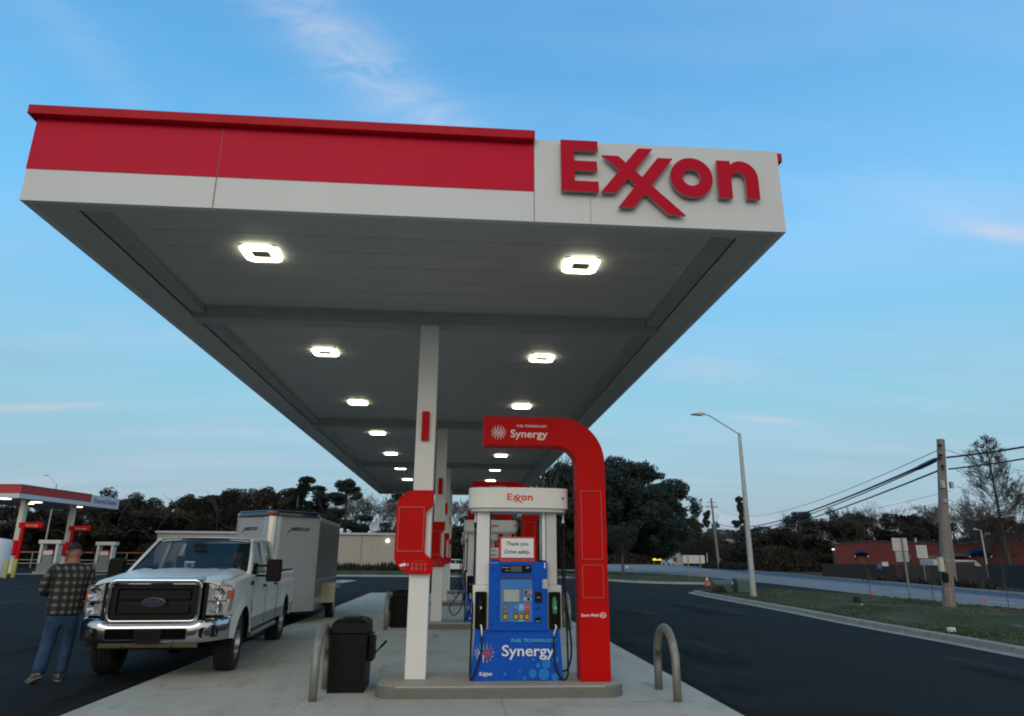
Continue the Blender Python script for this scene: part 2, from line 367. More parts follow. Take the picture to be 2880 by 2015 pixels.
strip('road_lane', LFAR, DFAR, .006, ROADD)
mk = MB()
for i in range(9):
    y = 18 + i * 4.6
    def edge(P, yy):
        for (x0, y0), (x1, y1) in zip(P, P[1:]):
            if y0 <= yy <= y1: return x0 + (x1 - x0) * (yy - y0) / (y1 - y0)
    x = edge(NEAR, y) * .45 + edge(LFAR, y) * .55; x2 = edge(NEAR, y + 1.9) * .45 + edge(LFAR, y + 1.9) * .55
    mk.add([(x - .06, y, .0105), (x + .06, y, .0105), (x2 + .06, y + 1.9, .0105), (x2 - .06, y + 1.9, .0105)], [(0, 1, 2, 3)])
struct(mk.build('road_markings', mat('road_paint', (.55, .56, .57), .7, nscale=8, namt=.3)))
b = MB()
for i in range(len(DFAR) - 1):
    (x0, y0), (x1, y1) = DFAR[i], DFAR[i + 1]; b.add([(x0 + .02, y0, .10), (x1 + .02, y1, .10), (x1 + .4, y1, .10), (x0 + .4, y0, .10), (x0 + .02, y0, -.01), (x1 + .02, y1, -.01)], [(0, 3, 2, 1), (4, 0, 1, 5)])
struct(b.build('kerb', KERB))
# concrete fuelling pad cast in bays, so real joints divide it
b = MB()
xs = [-4.05, -1.75, .55, 3.08]; ys = [-4 + 4.06 * i for i in range(10)]; ys[-1] = 34.2
for i in range(3):
    for j in range(len(ys) - 1):
        b.box(xs[i] + .002, xs[i + 1] - .002, ys[j] + .002, ys[j + 1] - .002, -.06, .014)
struct(b.build('concrete_pad', CONC, bevel=.002))
b = MB(); b.box(-4.05, 3.08, -4, 34.2, -.05, -.004); struct(b.build('pad_joint', mat('joint', (.2, .2, .17), .9)))
sheet('concrete_apron', [(-9.2, 43), (-7.6, 43), (-7.2, 52.2), (-8.5, 53.4)], .006, mat('pale_concrete', (.30, .32, .34), .8, nscale=2, namt=.12))
# verges with kerbs
K1 = [(9.6, -12), (9.95, 5), (10.09, 12.4), (10.24, 14), (10.34, 16.5), (10.5, 19), (10.8, 22), (11.08, 25.9), (11.22, 28.4), (11.4, 31.3), (11.7, 34.5), (12.0, 35.8), (12.6, 36.6), (13.4, 37.0)]
V1 = K1 + [(15.0, 37.3), (16.6, 36.8), (17.6, 35.2), (18.4, 32), (18.35, 26), (18.2, 20), (16.0, 5), (14.0, -12)]
K2 = [(-12, 63.2), (-5, 62.8), (.93, 63.2), (6, 62.6), (9.3, 61), (10.8, 58.7), (11.6, 54.2), (12.6, 50.5), (14.4, 48.4), (17.3, 47.5), (19.0, 48.3), (19.9, 50.6), (20.9, 54)]
V2 = K2 + [(22.6, 60), (22.7, 68), (20.4, 79), (15.5, 89), (5, 99), (-14, 104), (-14, 63.2)]
def verge(name, V, z=.11):
    """gently uneven ground sheet inside the outline"""
    bm = bmesh.new(); f = bm.faces.new([bm.verts.new((x, y, z)) for x, y in V]); bm.normal_update()
    if f.normal.z < 0: f.normal_flip()
    bmesh.ops.triangulate(bm, faces=bm.faces); bmesh.ops.subdivide_edges(bm, edges=bm.edges, cuts=6, use_grid_fill=True)
    edge_v = {v for e in bm.edges if e.is_boundary for v in e.verts}
    for v in bm.verts:
        if v not in edge_v: v.co.z += .07 * noise.noise(v.co * .5) + .04
    me = bpy.data.meshes.new(name); bm.to_mesh(me); bm.free(); me.materials.append(GRASSM)
    o = bpy.data.objects.new(name, me); C.objects.link(o); return struct(o)
verge('grass_verge', V1); verge('grass_verge', V2)
def kerb(name, P, w=.16, gutter=.34, h=.13, side=1):
    b = MB(); n = len(P); prof = [(-gutter, .007), (-.02, .012), (.0, h - .02), (.03, h), (w, h), (w, -.02)]
    vs = []
    for i, (x, y) in enumerate(P):
        a = Vector(P[max(i - 1, 0)]); c = Vector(P[min(i + 1, n - 1)]); d = (c - a).normalized(); nr = Vector((d.y, -d.x)) * side
        for (o_, z) in prof: vs.append((x + nr.x * o_, y + nr.y * o_, z))
    k = len(prof); b.add(vs, [(i * k + j, (i + 1) * k + j, (i + 1) * k + j + 1, i * k + j + 1) for i in range(n - 1) for j in range(k - 1)])
    return struct(b.build(name, KERB))
def smoothline(P, n=5):
    out_ = []
    for i in range(len(P) - 1):
        p0, p1, p2, p3 = P[max(i - 1, 0)], P[i], P[i + 1], P[min(i + 2, len(P) - 1)]
        for k in range(n):
            t = k / n
            out_.append(tuple(.5 * ((2 * p1[q]) + (-p0[q] + p2[q]) * t + (2 * p0[q] - 5 * p1[q] + 4 * p2[q] - p3[q]) * t * t + (-p0[q] + 3 * p1[q] - 3 * p2[q] + p3[q]) * t ** 3) for q in (0, 1)))
    return out_ + [P[-1]]
kerb('kerb', K1, gutter=.30); kerb('kerb', smoothline(K2, 3), side=-1)
# blades and weeds on the near verge: nobody could count them
random.seed(5)
b = MB(); bb = MB()
def inpoly(x, y, P):
    c = False
    for i in range(len(P)):
        (x0, y0), (x1, y1) = P[i - 1], P[i]
        if (y0 > y) != (y1 > y) and x < (x1 - x0) * (y - y0) / (y1 - y0) + x0: c = not c
    return c
for mbx, cnt, hh in ((b, 17000, (.015, .05)), (bb, 4200, (.02, .07))):
    k = 0
    while k < cnt:
        y = 10 + 27 * random.random() ** 1.3; x = 10.2 + 8.5 * random.random()
        if not inpoly(x - .2, y, V1): continue
        nv = noise.noise(Vector((x * .5, y * .5, 3)))
        if (mbx is b and nv < -.1) or (mbx is bb and nv > .25): k += .2; continue
        a = random.random() * 6.28; h = random.uniform(*hh) * (1 + y * .01); wd = .02 + .0012 * y; lx, ly = random.uniform(-.05, .05), random.uniform(-.05, .05)
        mbx.add([(x - math.cos(a) * wd, y - math.sin(a) * wd, .1), (x + math.cos(a) * wd, y + math.sin(a) * wd, .1), (x + lx, y + ly, .12 + h)], [(0, 1, 2)]); k += 1
struct(b.build('grass', mat('grass_blades', (.032, .058, .014), .8, nscale=1.2, namt=.45)), 'stuff')
struct(bb.build('dry_grass', mat('dry_blades', (.10, .082, .05), .9, nscale=1.2, namt=.35)), 'stuff')
# ------------------------------------------------------------------ main canopy
XL, XR, YF, YB, ZB, ZD = -4.22, 3.24, 6.07, 36.8, 4.81, 4.985
can = thing('fuel_canopy', 'huge flat canopy with red and white edge spanning the pumps in the foreground', 'canopy', (0, 0, 0))
b = MB()     # white sheet fascia all round, with a return lip under it
t = .06
b.box(XL, XR, YF, YF + t, ZB, 5.75, 0); b.box(XL, XR, YB - t, YB, ZB, 5.75); b.box(XL, XL + t, YF + t, YB - t, ZB, 5.749); b.box(XR - t, XR, YF + t, YB - t, ZB, 5.749)
b.build('fascia', WHITEC, can)
b = MB()
for (x0, x1, y0, y1) in ((XL + t, XR - t, YF + t, YF + .2), (XL + t, XL + .407, YF + .2, YB - .2), (XR - .407, XR - t, YF + .2, YB - .2), (XL + t, XR - t, YB - .2, YB - t)):
    b.box(x0, x1, y0, y1, ZB + .012, ZB + .04)
b.build('soffit_lip', SOFFIT, can)
b = MB()      # red upper bands
b.box(XL - .004, .655, YF - .006, YF - .001, 5.145, 5.70); b.box(XL - .006, XL - .001, YF, YB, 5.145, 5.70); b.box(XR + .001, XR + .006, YF + 3.6, YB, 5.145, 5.70)
b.build('red_band', REDC, can)
b = MB()
b.box(XL - .06, .66, YF - .085, YF + .25, 5.70, 5.80); b.box(XL - .06, XL + .25, YF + .25, YB, 5.70, 5.815); b.box(XR - .2, XR + .105, YF + .10, YB, 5.70, 5.80)
b.build('red_cap', REDD, can, bevel=.006)
for q in ((-2.452, -2.446, YF - .0085, YF - .0065, ZB + .002, 5.69), (.655, .661, YF - .0035, YF - .0005, ZB + .002, 5.745), (1.228, 1.231, YF - .0035, YF - .0005, ZB + .002, 5.12)): b = MB(); b.box(*q); b.build('panel_joint', mat('joint_dark', (.22, .16, .16), .8), can)
for pb in exxon(.925, 5.135, .585, YF - .03, .035, None, [0, 1], .905):
    pb.build('letter', [mat('letter_face', (.50, .003, .024), .45, spec=.1), mat('letter_return', (.30, .28, .27), .4, .3)], can)
b = MB()     # deck planks with real grooves, running across
n = 76; dy = (YB - YF - .12) / n
for i in range(n):
    y0 = YF + .06 + i * dy; b.box(XL + .06, XR - .06, y0 + .004, y0 + dy - .004, ZD, ZD + .012)
b.box(XL + .06, XR - .06, YF + .06, YB - .06, ZD + .031, ZD + .05)
b.build('soffit_deck', SOFFIT, can)
b = MB(); b.box(XL + .1, XR - .1, YF + .1, YB - .1, 5.6, 5.62); b.build('roof_deck', BEAM, can)
DC = 8.125; YC = 9.42; NC = 4
for k in range(NC):
    y = YC + DC * k - .14
    b = MB(); b.box(XL + .60, XR - .60, y - .02, y + .26, 4.80, ZD - .002)
    b.box(XL + .41, XL + .597, y - .01, y + .25, 4.80, 4.868); b.box(XR - .597, XR - .41, y - .01, y + .25, 4.80, 4.868)
    b.build('cross_beam', BEAM, can)
for x0 in (XL + .50, XR - .50):
    b = MB(); b.box(x0 - .09, x0 + .09, YF + .21, YB - .21, 4.87, ZD - .001); b.build('edge_beam', BEAM, can)
b = MB(); b.box(-.78, -.58, YF + .21, YF + .25, 4.86, 4.90); b.build('junction_plate', BLACK, can)
for xx in (XL + .33, XR - .33):
    for k in range(4):
        y = YC + DC * k + 3.6; b = MB(); b.box(xx - .02, xx + .02, y, y + .1, 4.80, 4.90); b.build('drain_bracket', BEAM, can)
def make_column(k):
    y0 = YC + DC * k - .13
    b = MB(); b.box(-.625, -.365, y0, y0 + .26, .15, 4.799); c = b.build('column', WHITE, can, bevel=.008)
    b = MB(); b.box(-.64, -.35, y0 - .015, y0 + .275, 4.55, 4.60)
    b = MB(); b.box(-.548, -.445, y0 - .06, y0 - .001, 3.13, 3.53); b.build('red_marker', RED, c, bevel=.006)
    return c
for k in range(NC): make_column(k)
# ------------------------------------------------------------------ canopy lamps
def make_lamp():
    th = thing('canopy_light', 'x', 'ceiling light', (0, 0, 0), 0, 'square lights under the big canopy')
    def oct_(a, c_, ch): return [(a, c_ - ch), (a - ch, c_), (-a + ch, c_), (-a, c_ - ch), (-a, -c_ + ch), (-a + ch, -c_), (a - ch, -c_), (a, -c_ + ch)]
    b = MB(); b.ring(oct_(.205, .205, .06), oct_(.115, .10, .02), -.035, -.012, 'z'); b.build('lens', LAMP, th)
    b = MB(); b.box(-.20, .20, -.20, .20, -.011, -.001); b.box(-.10, .10, -.085, .085, -.03, -.0115); b.build('housing', mat('lamp_housing', (.30, .30, .28), .6), th)
    return th
lamp0 = make_lamp(); ords = ['nearest', 'second', 'third', 'fourth', 'fifth', 'sixth', 'seventh', 'farthest']
first = True
for side, x in (('left', -2.37), ('right', 1.36)):
    for k in range(8):
        y = 7.42 + 3.95 * k
        lb = f'{ords[k]} bright square light in the {side} row under the big canopy' if k in (0, 7) else f'{ords[k]} bright square light from the front in the {side} row under the big canopy'
        o = lamp0 if first else dup(lamp0); first = False
        o.location = (x, y, ZD); o['label'] = lb
# ------------------------------------------------------------------ islands
def make_island():
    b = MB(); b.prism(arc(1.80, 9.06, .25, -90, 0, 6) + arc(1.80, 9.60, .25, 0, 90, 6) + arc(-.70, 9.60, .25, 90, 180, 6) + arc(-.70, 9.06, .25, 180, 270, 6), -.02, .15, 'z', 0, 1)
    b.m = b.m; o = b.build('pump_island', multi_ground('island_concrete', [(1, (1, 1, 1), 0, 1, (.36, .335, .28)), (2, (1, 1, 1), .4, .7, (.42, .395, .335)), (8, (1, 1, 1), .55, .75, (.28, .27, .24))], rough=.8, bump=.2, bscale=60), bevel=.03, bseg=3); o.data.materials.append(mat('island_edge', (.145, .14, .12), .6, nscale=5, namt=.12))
    return o
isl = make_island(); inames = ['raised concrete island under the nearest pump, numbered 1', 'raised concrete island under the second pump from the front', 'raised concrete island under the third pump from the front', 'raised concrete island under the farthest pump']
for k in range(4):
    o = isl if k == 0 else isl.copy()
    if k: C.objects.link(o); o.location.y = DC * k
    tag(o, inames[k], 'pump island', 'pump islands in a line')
# ------------------------------------------------------------------ pumps
def make_pump():
    th = thing('fuel_pump', 'x', 'fuel pump', (0, 0, 0), 0, 'fuel pumps in a line')
    Y0, Y1 = 9.19, 9.75
    b = MB(); b.box(.22, 1.33, Y0 + .06, Y1 - .06, .15, .72); b.build('cabinet', PUMPG, th, bevel=.01)
    b = MB()        # slanted lower front panel
    for (ya, yb_, s) in ((Y0 - .03, Y0 + .06, 1), (Y1 + .03, Y1 - .06, -1)):
        v = [(.20, ya, .152), (1.345, ya, .152), (1.345, yb_, .152), (.20, yb_, .152), (.235, ya + .035 * s, .735), (1.31, ya + .035 * s, .735), (1.31, yb_, .735), (.235, yb_, .735)]
        b.add(v, [(0, 1, 5, 4), (3, 7, 6, 2), (4, 5, 6, 7), (0, 4, 7, 3), (1, 2, 6, 5), (0, 3, 2, 1)])
    lp = b.build('lower_panel', BLUE, th, bevel=.006)
    yf = Y0 - .037
    b = MB()
    b.text('Synergy', .575, .44, .125, yf + .006, width=.66, depth=.004, bold=.012)
    b.text('Ex', .305, .215, .036, yf - .0, width=.055, depth=.004, bold=.02)
    E3 = exxon(.30, .213, .04, yf + .0, .004, None, [0])
    bq = MB()
    for pb in E3: o_ = len(bq.v); bq.v += pb.v; bq.f += [tuple(i + o_ for i in f) for f in pb.f]; bq.m += pb.m
    b2 = MB(); b2.text('Synergy', .575, .435, .125, yf + .008, width=.66, depth=.004, bold=.012); b2.build('lower_lettering', TXTW, lp); b2 = MB()

    o_ = len(b2.v); b2.v += bq.v; b2.f += [tuple(i + o_ for i in f) for f in bq.f]; b2.m += bq.m
    b2.build('lower_lettering', TXTW, lp); b2 = MB(); b2.text('X', .60, .215, .03, yf, depth=.003); b2.build('small_mark', CYAN, lp); b2 = MB()
    b2.text('FUEL TECHNOLOGY', .695, .595, .037, yf + .022, width=.57, depth=.004, bold=.015)
    b2.build('lower_lettering', CYAN, lp); b2 = MB()
    starburst(b2, .355, .475, .115, yf + .013, lambda t_, r_: 2 if (r_ < 0 or (r_ < 4 and -1.4 < math.atan2(math.sin(t_), math.cos(t_)) < .9)) else (1 if math.sin(t_) > .35 else 0), .004)
    b2.build('emblem', [TXTW, CYAN, TXTR], lp)
    for qi, (x, z, r) in enumerate(((.96, .235, .05), (1.10, .225, .068), (1.03, .325, .03), (1.13, .345, .055), (.86, .18, .022), (1.24, .195, .045), (1.25, .39, .04), (.80, .26, .018), (.97, .39, .018))):
        b = MB(); b.disc((x, z), r, yf + (z - .152) * .06 - .0015 - r * .06 - qi * .0003, yf + .03, 'y', 22); b.build('bubble_graphic', mat('bubble_blue', (.02, .19, .58), .4, spec=.2), lp)
    # side pillars
    for s, (x0, x1) in ((-1, (.20, .405)), (1, (1.155, 1.345))):
        b = MB(); b.box(x0, x1, Y0 + .045, Y1 - .045, .736, 1.27); b.box(x0 + (.035 if s < 0 else .0), x1 - (.0 if s < 0 else .05), Y0 + .09, Y1 - .09, 1.271, 2.22)
        b.build('pillar', WHITE if s < 0 else PUMPG, th, bevel=.008)
        b = MB(); b.box(x0 + (.22 if s < 0 else -.05), x1 + (.015 if s < 0 else -.2), Y0 + .10, Y1 - .10, 1.58, 2.21); b.build('pillar_cheek', PUMPG if s < 0 else WHITE, th)
        # holster with nozzle
        xc = (x0 + x1) / 2 - (.0)
        b = MB(); b.ring(rrect(xc - .075, xc + .075, .745, 1.19, .02), rrect(xc - .055, xc + .055, .765, 1.165, .02), Y0 + .0, Y0 + .045, 'y'); b.box(xc - .07, xc + .07, Y0 + .036, Y0 + .044, .75, 1.18); b.build('nozzle_holster', BLACK, th)
        yy = Y0 + .012
        b = MB()
        b.tube([(xc - .004, yy + .01, 1.12), (xc - .002, yy - .02, 1.06), (xc, yy - .03, .98), (xc + .002, yy - .025, .93)], [.026, .033, .034, .026], 12)
        b.tube([(xc - .006, yy - .02, 1.09), (xc - .03, yy - .03, 1.03), (xc - .02, yy - .045, .93)], [.012, .012, .010], 8)
        nz_ = b.build('nozzle', BLACK if s < 0 else GREEN, th, auto=50)
        b = MB(); b.tube([(xc + .002, yy - .025, .925), (xc + .004, yy - .02, .85), (xc + .002, yy - .02, .80)], [.022, .021, .018], 10); b.box(xc - .010, xc + .010, yy - .066, yy - .058, .985, 1.015, 1); b.build('nozzle_grip', [BLACK, PUMPG], nz_, auto=50)
        b = MB(); b.tube([(xc + .002, yy - .02, .80), (xc + .014, yy - .03, .765), (xc + .004 - s * .012, yy - .045, .725), (xc - s * .018, yy - .05, .70), (xc - s * .02, yy - .05, .665)], [.016, .018, .015, .017, .016], 10); b.build('hose_swivel', STEEL, nz_, auto=50)
        hx = xc - s * .02
        if s > 0: hp = [(hx, yy - .05, .665), (hx - .005, yy - .06, .50), (hx + .02, yy - .07, .30), (hx + .09, yy - .075, .175), (hx + .16, yy - .07, .20), (hx + .175, yy - .03, .40), (hx + .17, yy + .06, 1.2), (hx + .165, yy + .16, 2.03)]
        else: hp = [(hx, yy - .05, .665), (hx - .005, yy - .06, .5), (hx - .05, yy - .07, .33), (hx - .105, yy - .075, .19), (hx - .135, yy - .06, .19), (hx - .14, yy - .02, .40), (hx - .115, yy + .06, 1.2), (hx - .105, yy + .16, 2.03)]
        P = smooth3(hp, 8); b = MB(); b.tube(P, .0125, 8); b.build('hose', RUBBER, th, smooth=True)
        ex, ey = hp[-1][0], hp[-1][1]
        b = MB(); b.tube([(ex, ey, 1.99), (ex, ey, 2.06)], .02, 10); b.tube([(ex, ey, 2.061), (ex, ey, 2.12), (ex + .005, ey, 2.21)], [.026, .016, .014], 10, 1); b.build('breakaway_coupling', [BLACK, STEEL], th, auto=50)
    # second hose loop on the right (the other side's)
    b = MB(); b.tube(smooth3([(1.39, Y1 - .03, 2.1), (1.43, Y1 - .05, 1.4), (1.50, Y1 - .12, .75), (1.52, Y1 - .15, .45), (1.47, Y1 - .2, .25), (1.40, Y1 - .12, .2), (1.36, Y1 + .05, .35), (1.33, Y1 + .03, .70)], 8), .0125, 8); b.build('hose', RUBBER, th, smooth=True)
    b = MB(); LOOP = b; b.tube(smooth3([(.13, Y1 - .03, 2.2), (.10, Y1 - .05, 1.3), (.02, Y1 - .1, .75), (-.16, Y1 - .12, .50), (-.17, Y1 - .12, .36), (-.07, Y1 - .1, .26), (.06, Y1 + .0, .36), (.16, Y1 + .045, .62), (.20, Y1 + .05, .80)], 8), .0125, 8); make_pump.loop = b
    # door with display
    yd = Y0 - .03
    b = MB(); b.box(.405, 1.155, yd, Y1 + .03, .722, 1.56); dr = b.build('door', BLUE, th, bevel=.012)
    b = MB(); yp = yd - .002
    b.prism([(.545, .835)] + arc(.745, .90, .2, 250, 290, 4, .07) + [(.955, .835), (.955, 1.345), (.545, 1.345)], yp - .012, yp, 'y'); b.build('key_panel', BLUEL, dr)
    yk = yp - .0125
    b = MB(); b.box(.54, .965, yd - .028, yd - .001, 1.35, 1.372); b.box(.55, .955, yd - .012, yd - .001, 1.373, 1.395); b.build('hood', mat('dark_blue', (.008, .04, .25), .4), dr)
    b = MB(); b.box(.562, .945, yd - .012, yd - .0005, 1.425, 1.515); b.box(.675, .82, yd - .0135, yd - .0122, 1.437, 1.505, 1)
    b.text('Purchase $', .572, 1.483, .014, yd - .0122, depth=.002, mi=2); b.text('Gallons', .606, 1.447, .012, yd - .0122, depth=.002, mi=2); b.text('10', .885, 1.478, .02, yd - .0122, depth=.002, mi=2, bold=.02); b.text('9', .918, 1.49, .011, yd - .0122, depth=.002, mi=2)
    b.build('sale_display', [BLACK, mat('dim_lcd', (.07, .075, .07), .3), TXTW], dr)
    b = MB(); b.box(.568, .808, yk - .006, yk, 1.065, 1.225); sf = b.build('screen_frame', mat('key_grey', (.13, .14, .16), .5), dr)
    b = MB(); b.box(.592, .785, yk - .008, yk - .0065, 1.075, 1.218); b.build('screen', SCREEN, sf)
    b = MB()
    for i in range(4):
        for x in (.571, .789): b.box(x, x + .016, yk - .009, yk - .0062, 1.085 + i * .034, 1.105 + i * .034)
    b.build('soft_keys', mat('pale_key', (.25, .25, .27), .5), sf)
    b = MB(); b.box(.845, .905, yk - .002, yk, 1.165, 1.215, 0); b.box(.908, .952, yk - .002, yk, 1.165, 1.215, 1); b.box(.858, .888, yk - .0035, yk - .0022, 1.172, 1.205, 2)
    b.box(.842, .94, yk - .002, yk, 1.085, 1.125, 3); b.box(.868, .885, yk - .0035, yk - .0022, 1.09, 1.12, 4); b.box(.89, .925, yk - .0035, yk - .0022, 1.088, 1.122, 2)
    b.build('payment_labels', [mat('grey_label', (.22, .24, .27), .5), ORANGE, BLACK, mat('pale_label', (.4, .4, .34), .5), YEL], dr)
    b = MB()
    b.box(.577, .645, yk - .002, yk, .875, 1.045, 0); b.box(.782, .847, yk - .002, yk, .84, 1.045, 1); b.box(.853, .918, yk - .002, yk, .848, 1.045, 2)
    for i, x in enumerate((.611, .745, .815, .885)):
        b.text(('Diesel', 'Regular', 'Plus', 'Supreme')[i], x, 1.005, .010, yk - .0022, depth=.001, mi=5, align='CENTER')
        b.box(x - .026, x + .026, yk - .008, yk - .0022, .94, .968, 3); b.text(('ULSD', '87', '89', '93')[i], x, .947, .013, yk - .0082, depth=.001, mi=5, align='CENTER')
    b.build('grade_panel', [mat('diesel_grey', (.12, .12, .12), .5), CYAN, mat('supreme_red', (.55, .05, .06), .5), mat('price_dark', (.06, .065, .07), .4), YEL, TXTW], dr)
    for x in (.611, .745, .815, .885):
        b = MB(); b.prism(rrect(x - .031, x + .031, .862, .932, .018), yk - .008, yk - .0025, 'y', 0); g = b.build('grade_button', [BLACK], dr)
        b = MB(); b.prism(rrect(x - .024, x + .024, .870, .922, .012), yk - .013, yk - .0085, 'y', 0); b.text('9', x - .006, .886, .022, yk - .0132, depth=.001, mi=1); b.build('button_cap', [YEL, mat('brown', (.2, .1, .02), .6)], g)
    b = MB(); b.box(.99, 1.078, yd - .02, yd - .0005, 1.065, 1.19); b.box(1.01, 1.058, yd - .026, yd - .021, 1.12, 1.13, 1); b.build('card_reader', [BLACK, STEEL], dr, bevel=.004)
    b = MB(); b.box(.99, 1.065, yd - .014, yd - .0005, .83, .885); b.box(1.0, 1.055, yd - .018, yd - .0145, .836, .846, 1); b.build('receipt_slot', [BLACK, STEEL], dr, bevel=.004)
    b = MB(); b.disc((1.028, .995), .013, yd - .01, yd - .0005, 'y', 14); b.disc((.45, 1.46), .009, yd - .005, yd - .0005, 'y', 10); b.disc((.447, .80), .009, yd - .005, yd - .0005, 'y', 10); b.build('key_lock', [BLACK], dr)
    b = MB(); b.text('1', 1.112, 1.485, .062, yd - .0005, depth=.002, bold=.04); b.text('EXXON MOBIL', .412, 1.540, .012, yd - .0005, depth=.002, width=.10); b.build('pump_number', TXTW, dr)
    b = MB(); b.box(1.09, 1.152, yd - .002, yd - .0003, 1.235, 1.345); b.text('NOTICE', 1.097, 1.325, .008, yd - .0022, depth=.001, mi=1, width=.048)
    for i in range(5): b.box(1.097, 1.145 - .006 * (i % 2), yd - .0028, yd - .0021, 1.25 + .013 * i, 1.2545 + .013 * i, 1)
    b.build('notice_sticker', [mat('sticker', (.5, .52, .5), .6), mat('sticker_ink', (.2, .21, .22), .6)], dr)
    # sign over the door
    b = MB(); b.prism(rrect(.535, 1.005, 1.565, 1.875, .015), Y0 + .09, Y0 + .14, 'y', 0); sg = b.build('message_sign', [mat('sign_red', (.62, .03, .015), .4)], th)
    b = MB(); b.box(.56, .985, Y0 + .086, Y0 + .0895, 1.61, 1.855, 0); b.box(.56, .985, Y0 + .086, Y0 + .0896, 1.602, 1.6095, 1)
    b.text('Thank you.', .775, 1.765, .048, Y0 + .0858, depth=.002, width=.30, align='CENTER', mi=1, bold=.018); b.text('Drive safely.', .775, 1.662, .048, Y0 + .0858, depth=.002, width=.335, align='CENTER', mi=1, bold=.018)
    b.build('sign_face', [TXTW, TXTK], sg)
    b = MB(); b.box(.60, .63, Y0 + .145, Y0 + .2, 1.3, 2.0); b.box(.9, .93, Y0 + .145, Y0 + .2, 1.3, 2.0)
    # curved header
    xc, hw = .785, .665
    def front(z):
        return [(xc - hw + .0, Y0 + .09)] + [(xc + hw * math.sin(R(a)), Y0 + .09 - .17 * math.cos(R(a)) ** .8) for a in range(-80, 81, 8)] + [(xc + hw, Y0 + .09)]
    fr = front(0); bk = [(x, Y0 + Y1 - y) for x, y in reversed(fr)]
    b = MB(); b.prism(fr + bk, 2.235, 2.505, 'z'); hd = b.build('header', WHITE, th, bevel=.01, auto=40)
    b = MB(); b.prism([(xc + (x - xc) * .95, Y0 + .28 + (y - Y0 - .28) * .93) for x, y in fr + bk], 2.195, 2.233, 'z'); b.build('header_underside', PUMPG, hd)
    # flat letters following the front curve
    def fy(x): s_ = max(-1, min(1, (x - xc) / hw)); return Y0 + .09 - .17 * math.sqrt(max(0, 1 - s_ * s_)) ** .8
    b = MB()
    for pb in exxon(xc - .165, 2.335, .088, 0, .003, None, [0]):
        o_ = len(b.v); b.v += [(x, fy(x) + y - .001, z) for x, y, z in pb.v]; b.f += [tuple(i + o_ for i in f) for f in pb.f]; b.m += pb.m
    b.build('header_lettering', TXTR, hd)
    b = MB(); xs_ = 1.335; pb = MB(); pb.prism([(xs_, 2.385), (xs_ + .07, 2.392), (xs_ + .036, 2.345), (xs_ + .022, 2.372)], -.004, -.001, 'y')
    b.add([(x, fy(x) + y - .002, z) for x, y, z in pb.v], pb.f); b.build('header_mark', mat('mark_grey', (.2, .2, .2), .5), hd)
    return th
def smooth3(P, n=6):
    out_ = []
    for i in range(len(P) - 1):
        p0, p1, p2, p3 = P[max(i - 1, 0)], P[i], P[i + 1], P[min(i + 2, len(P) - 1)]
        for k in range(n):
            t = k / n; out_.append(tuple(.5 * ((2 * p1[q]) + (-p0[q] + p2[q]) * t + (2 * p0[q] - 5 * p1[q] + 4 * p2[q] - p3[q]) * t * t + (-p0[q] + 3 * p1[q] - 3 * p2[q] + p3[q]) * t ** 3) for q in range(3)))
    return out_ + [P[-1]]
pump = make_pump(); pn = ['blue and white fuel pump numbered 1 with a thank you sign, nearest of the line', 'second fuel pump from the front, seen through the gap in the nearest one', 'third fuel pump from the front, a white strip left of the nearest pump', 'farthest fuel pump at the back end of the line']
for k in range(4):
    o = pump if k == 0 else dup(pump, (0, DC * k, 0)); o['label'] = pn[k]
    if k: make_pump.loop.build('hose', RUBBER, o, smooth=True)
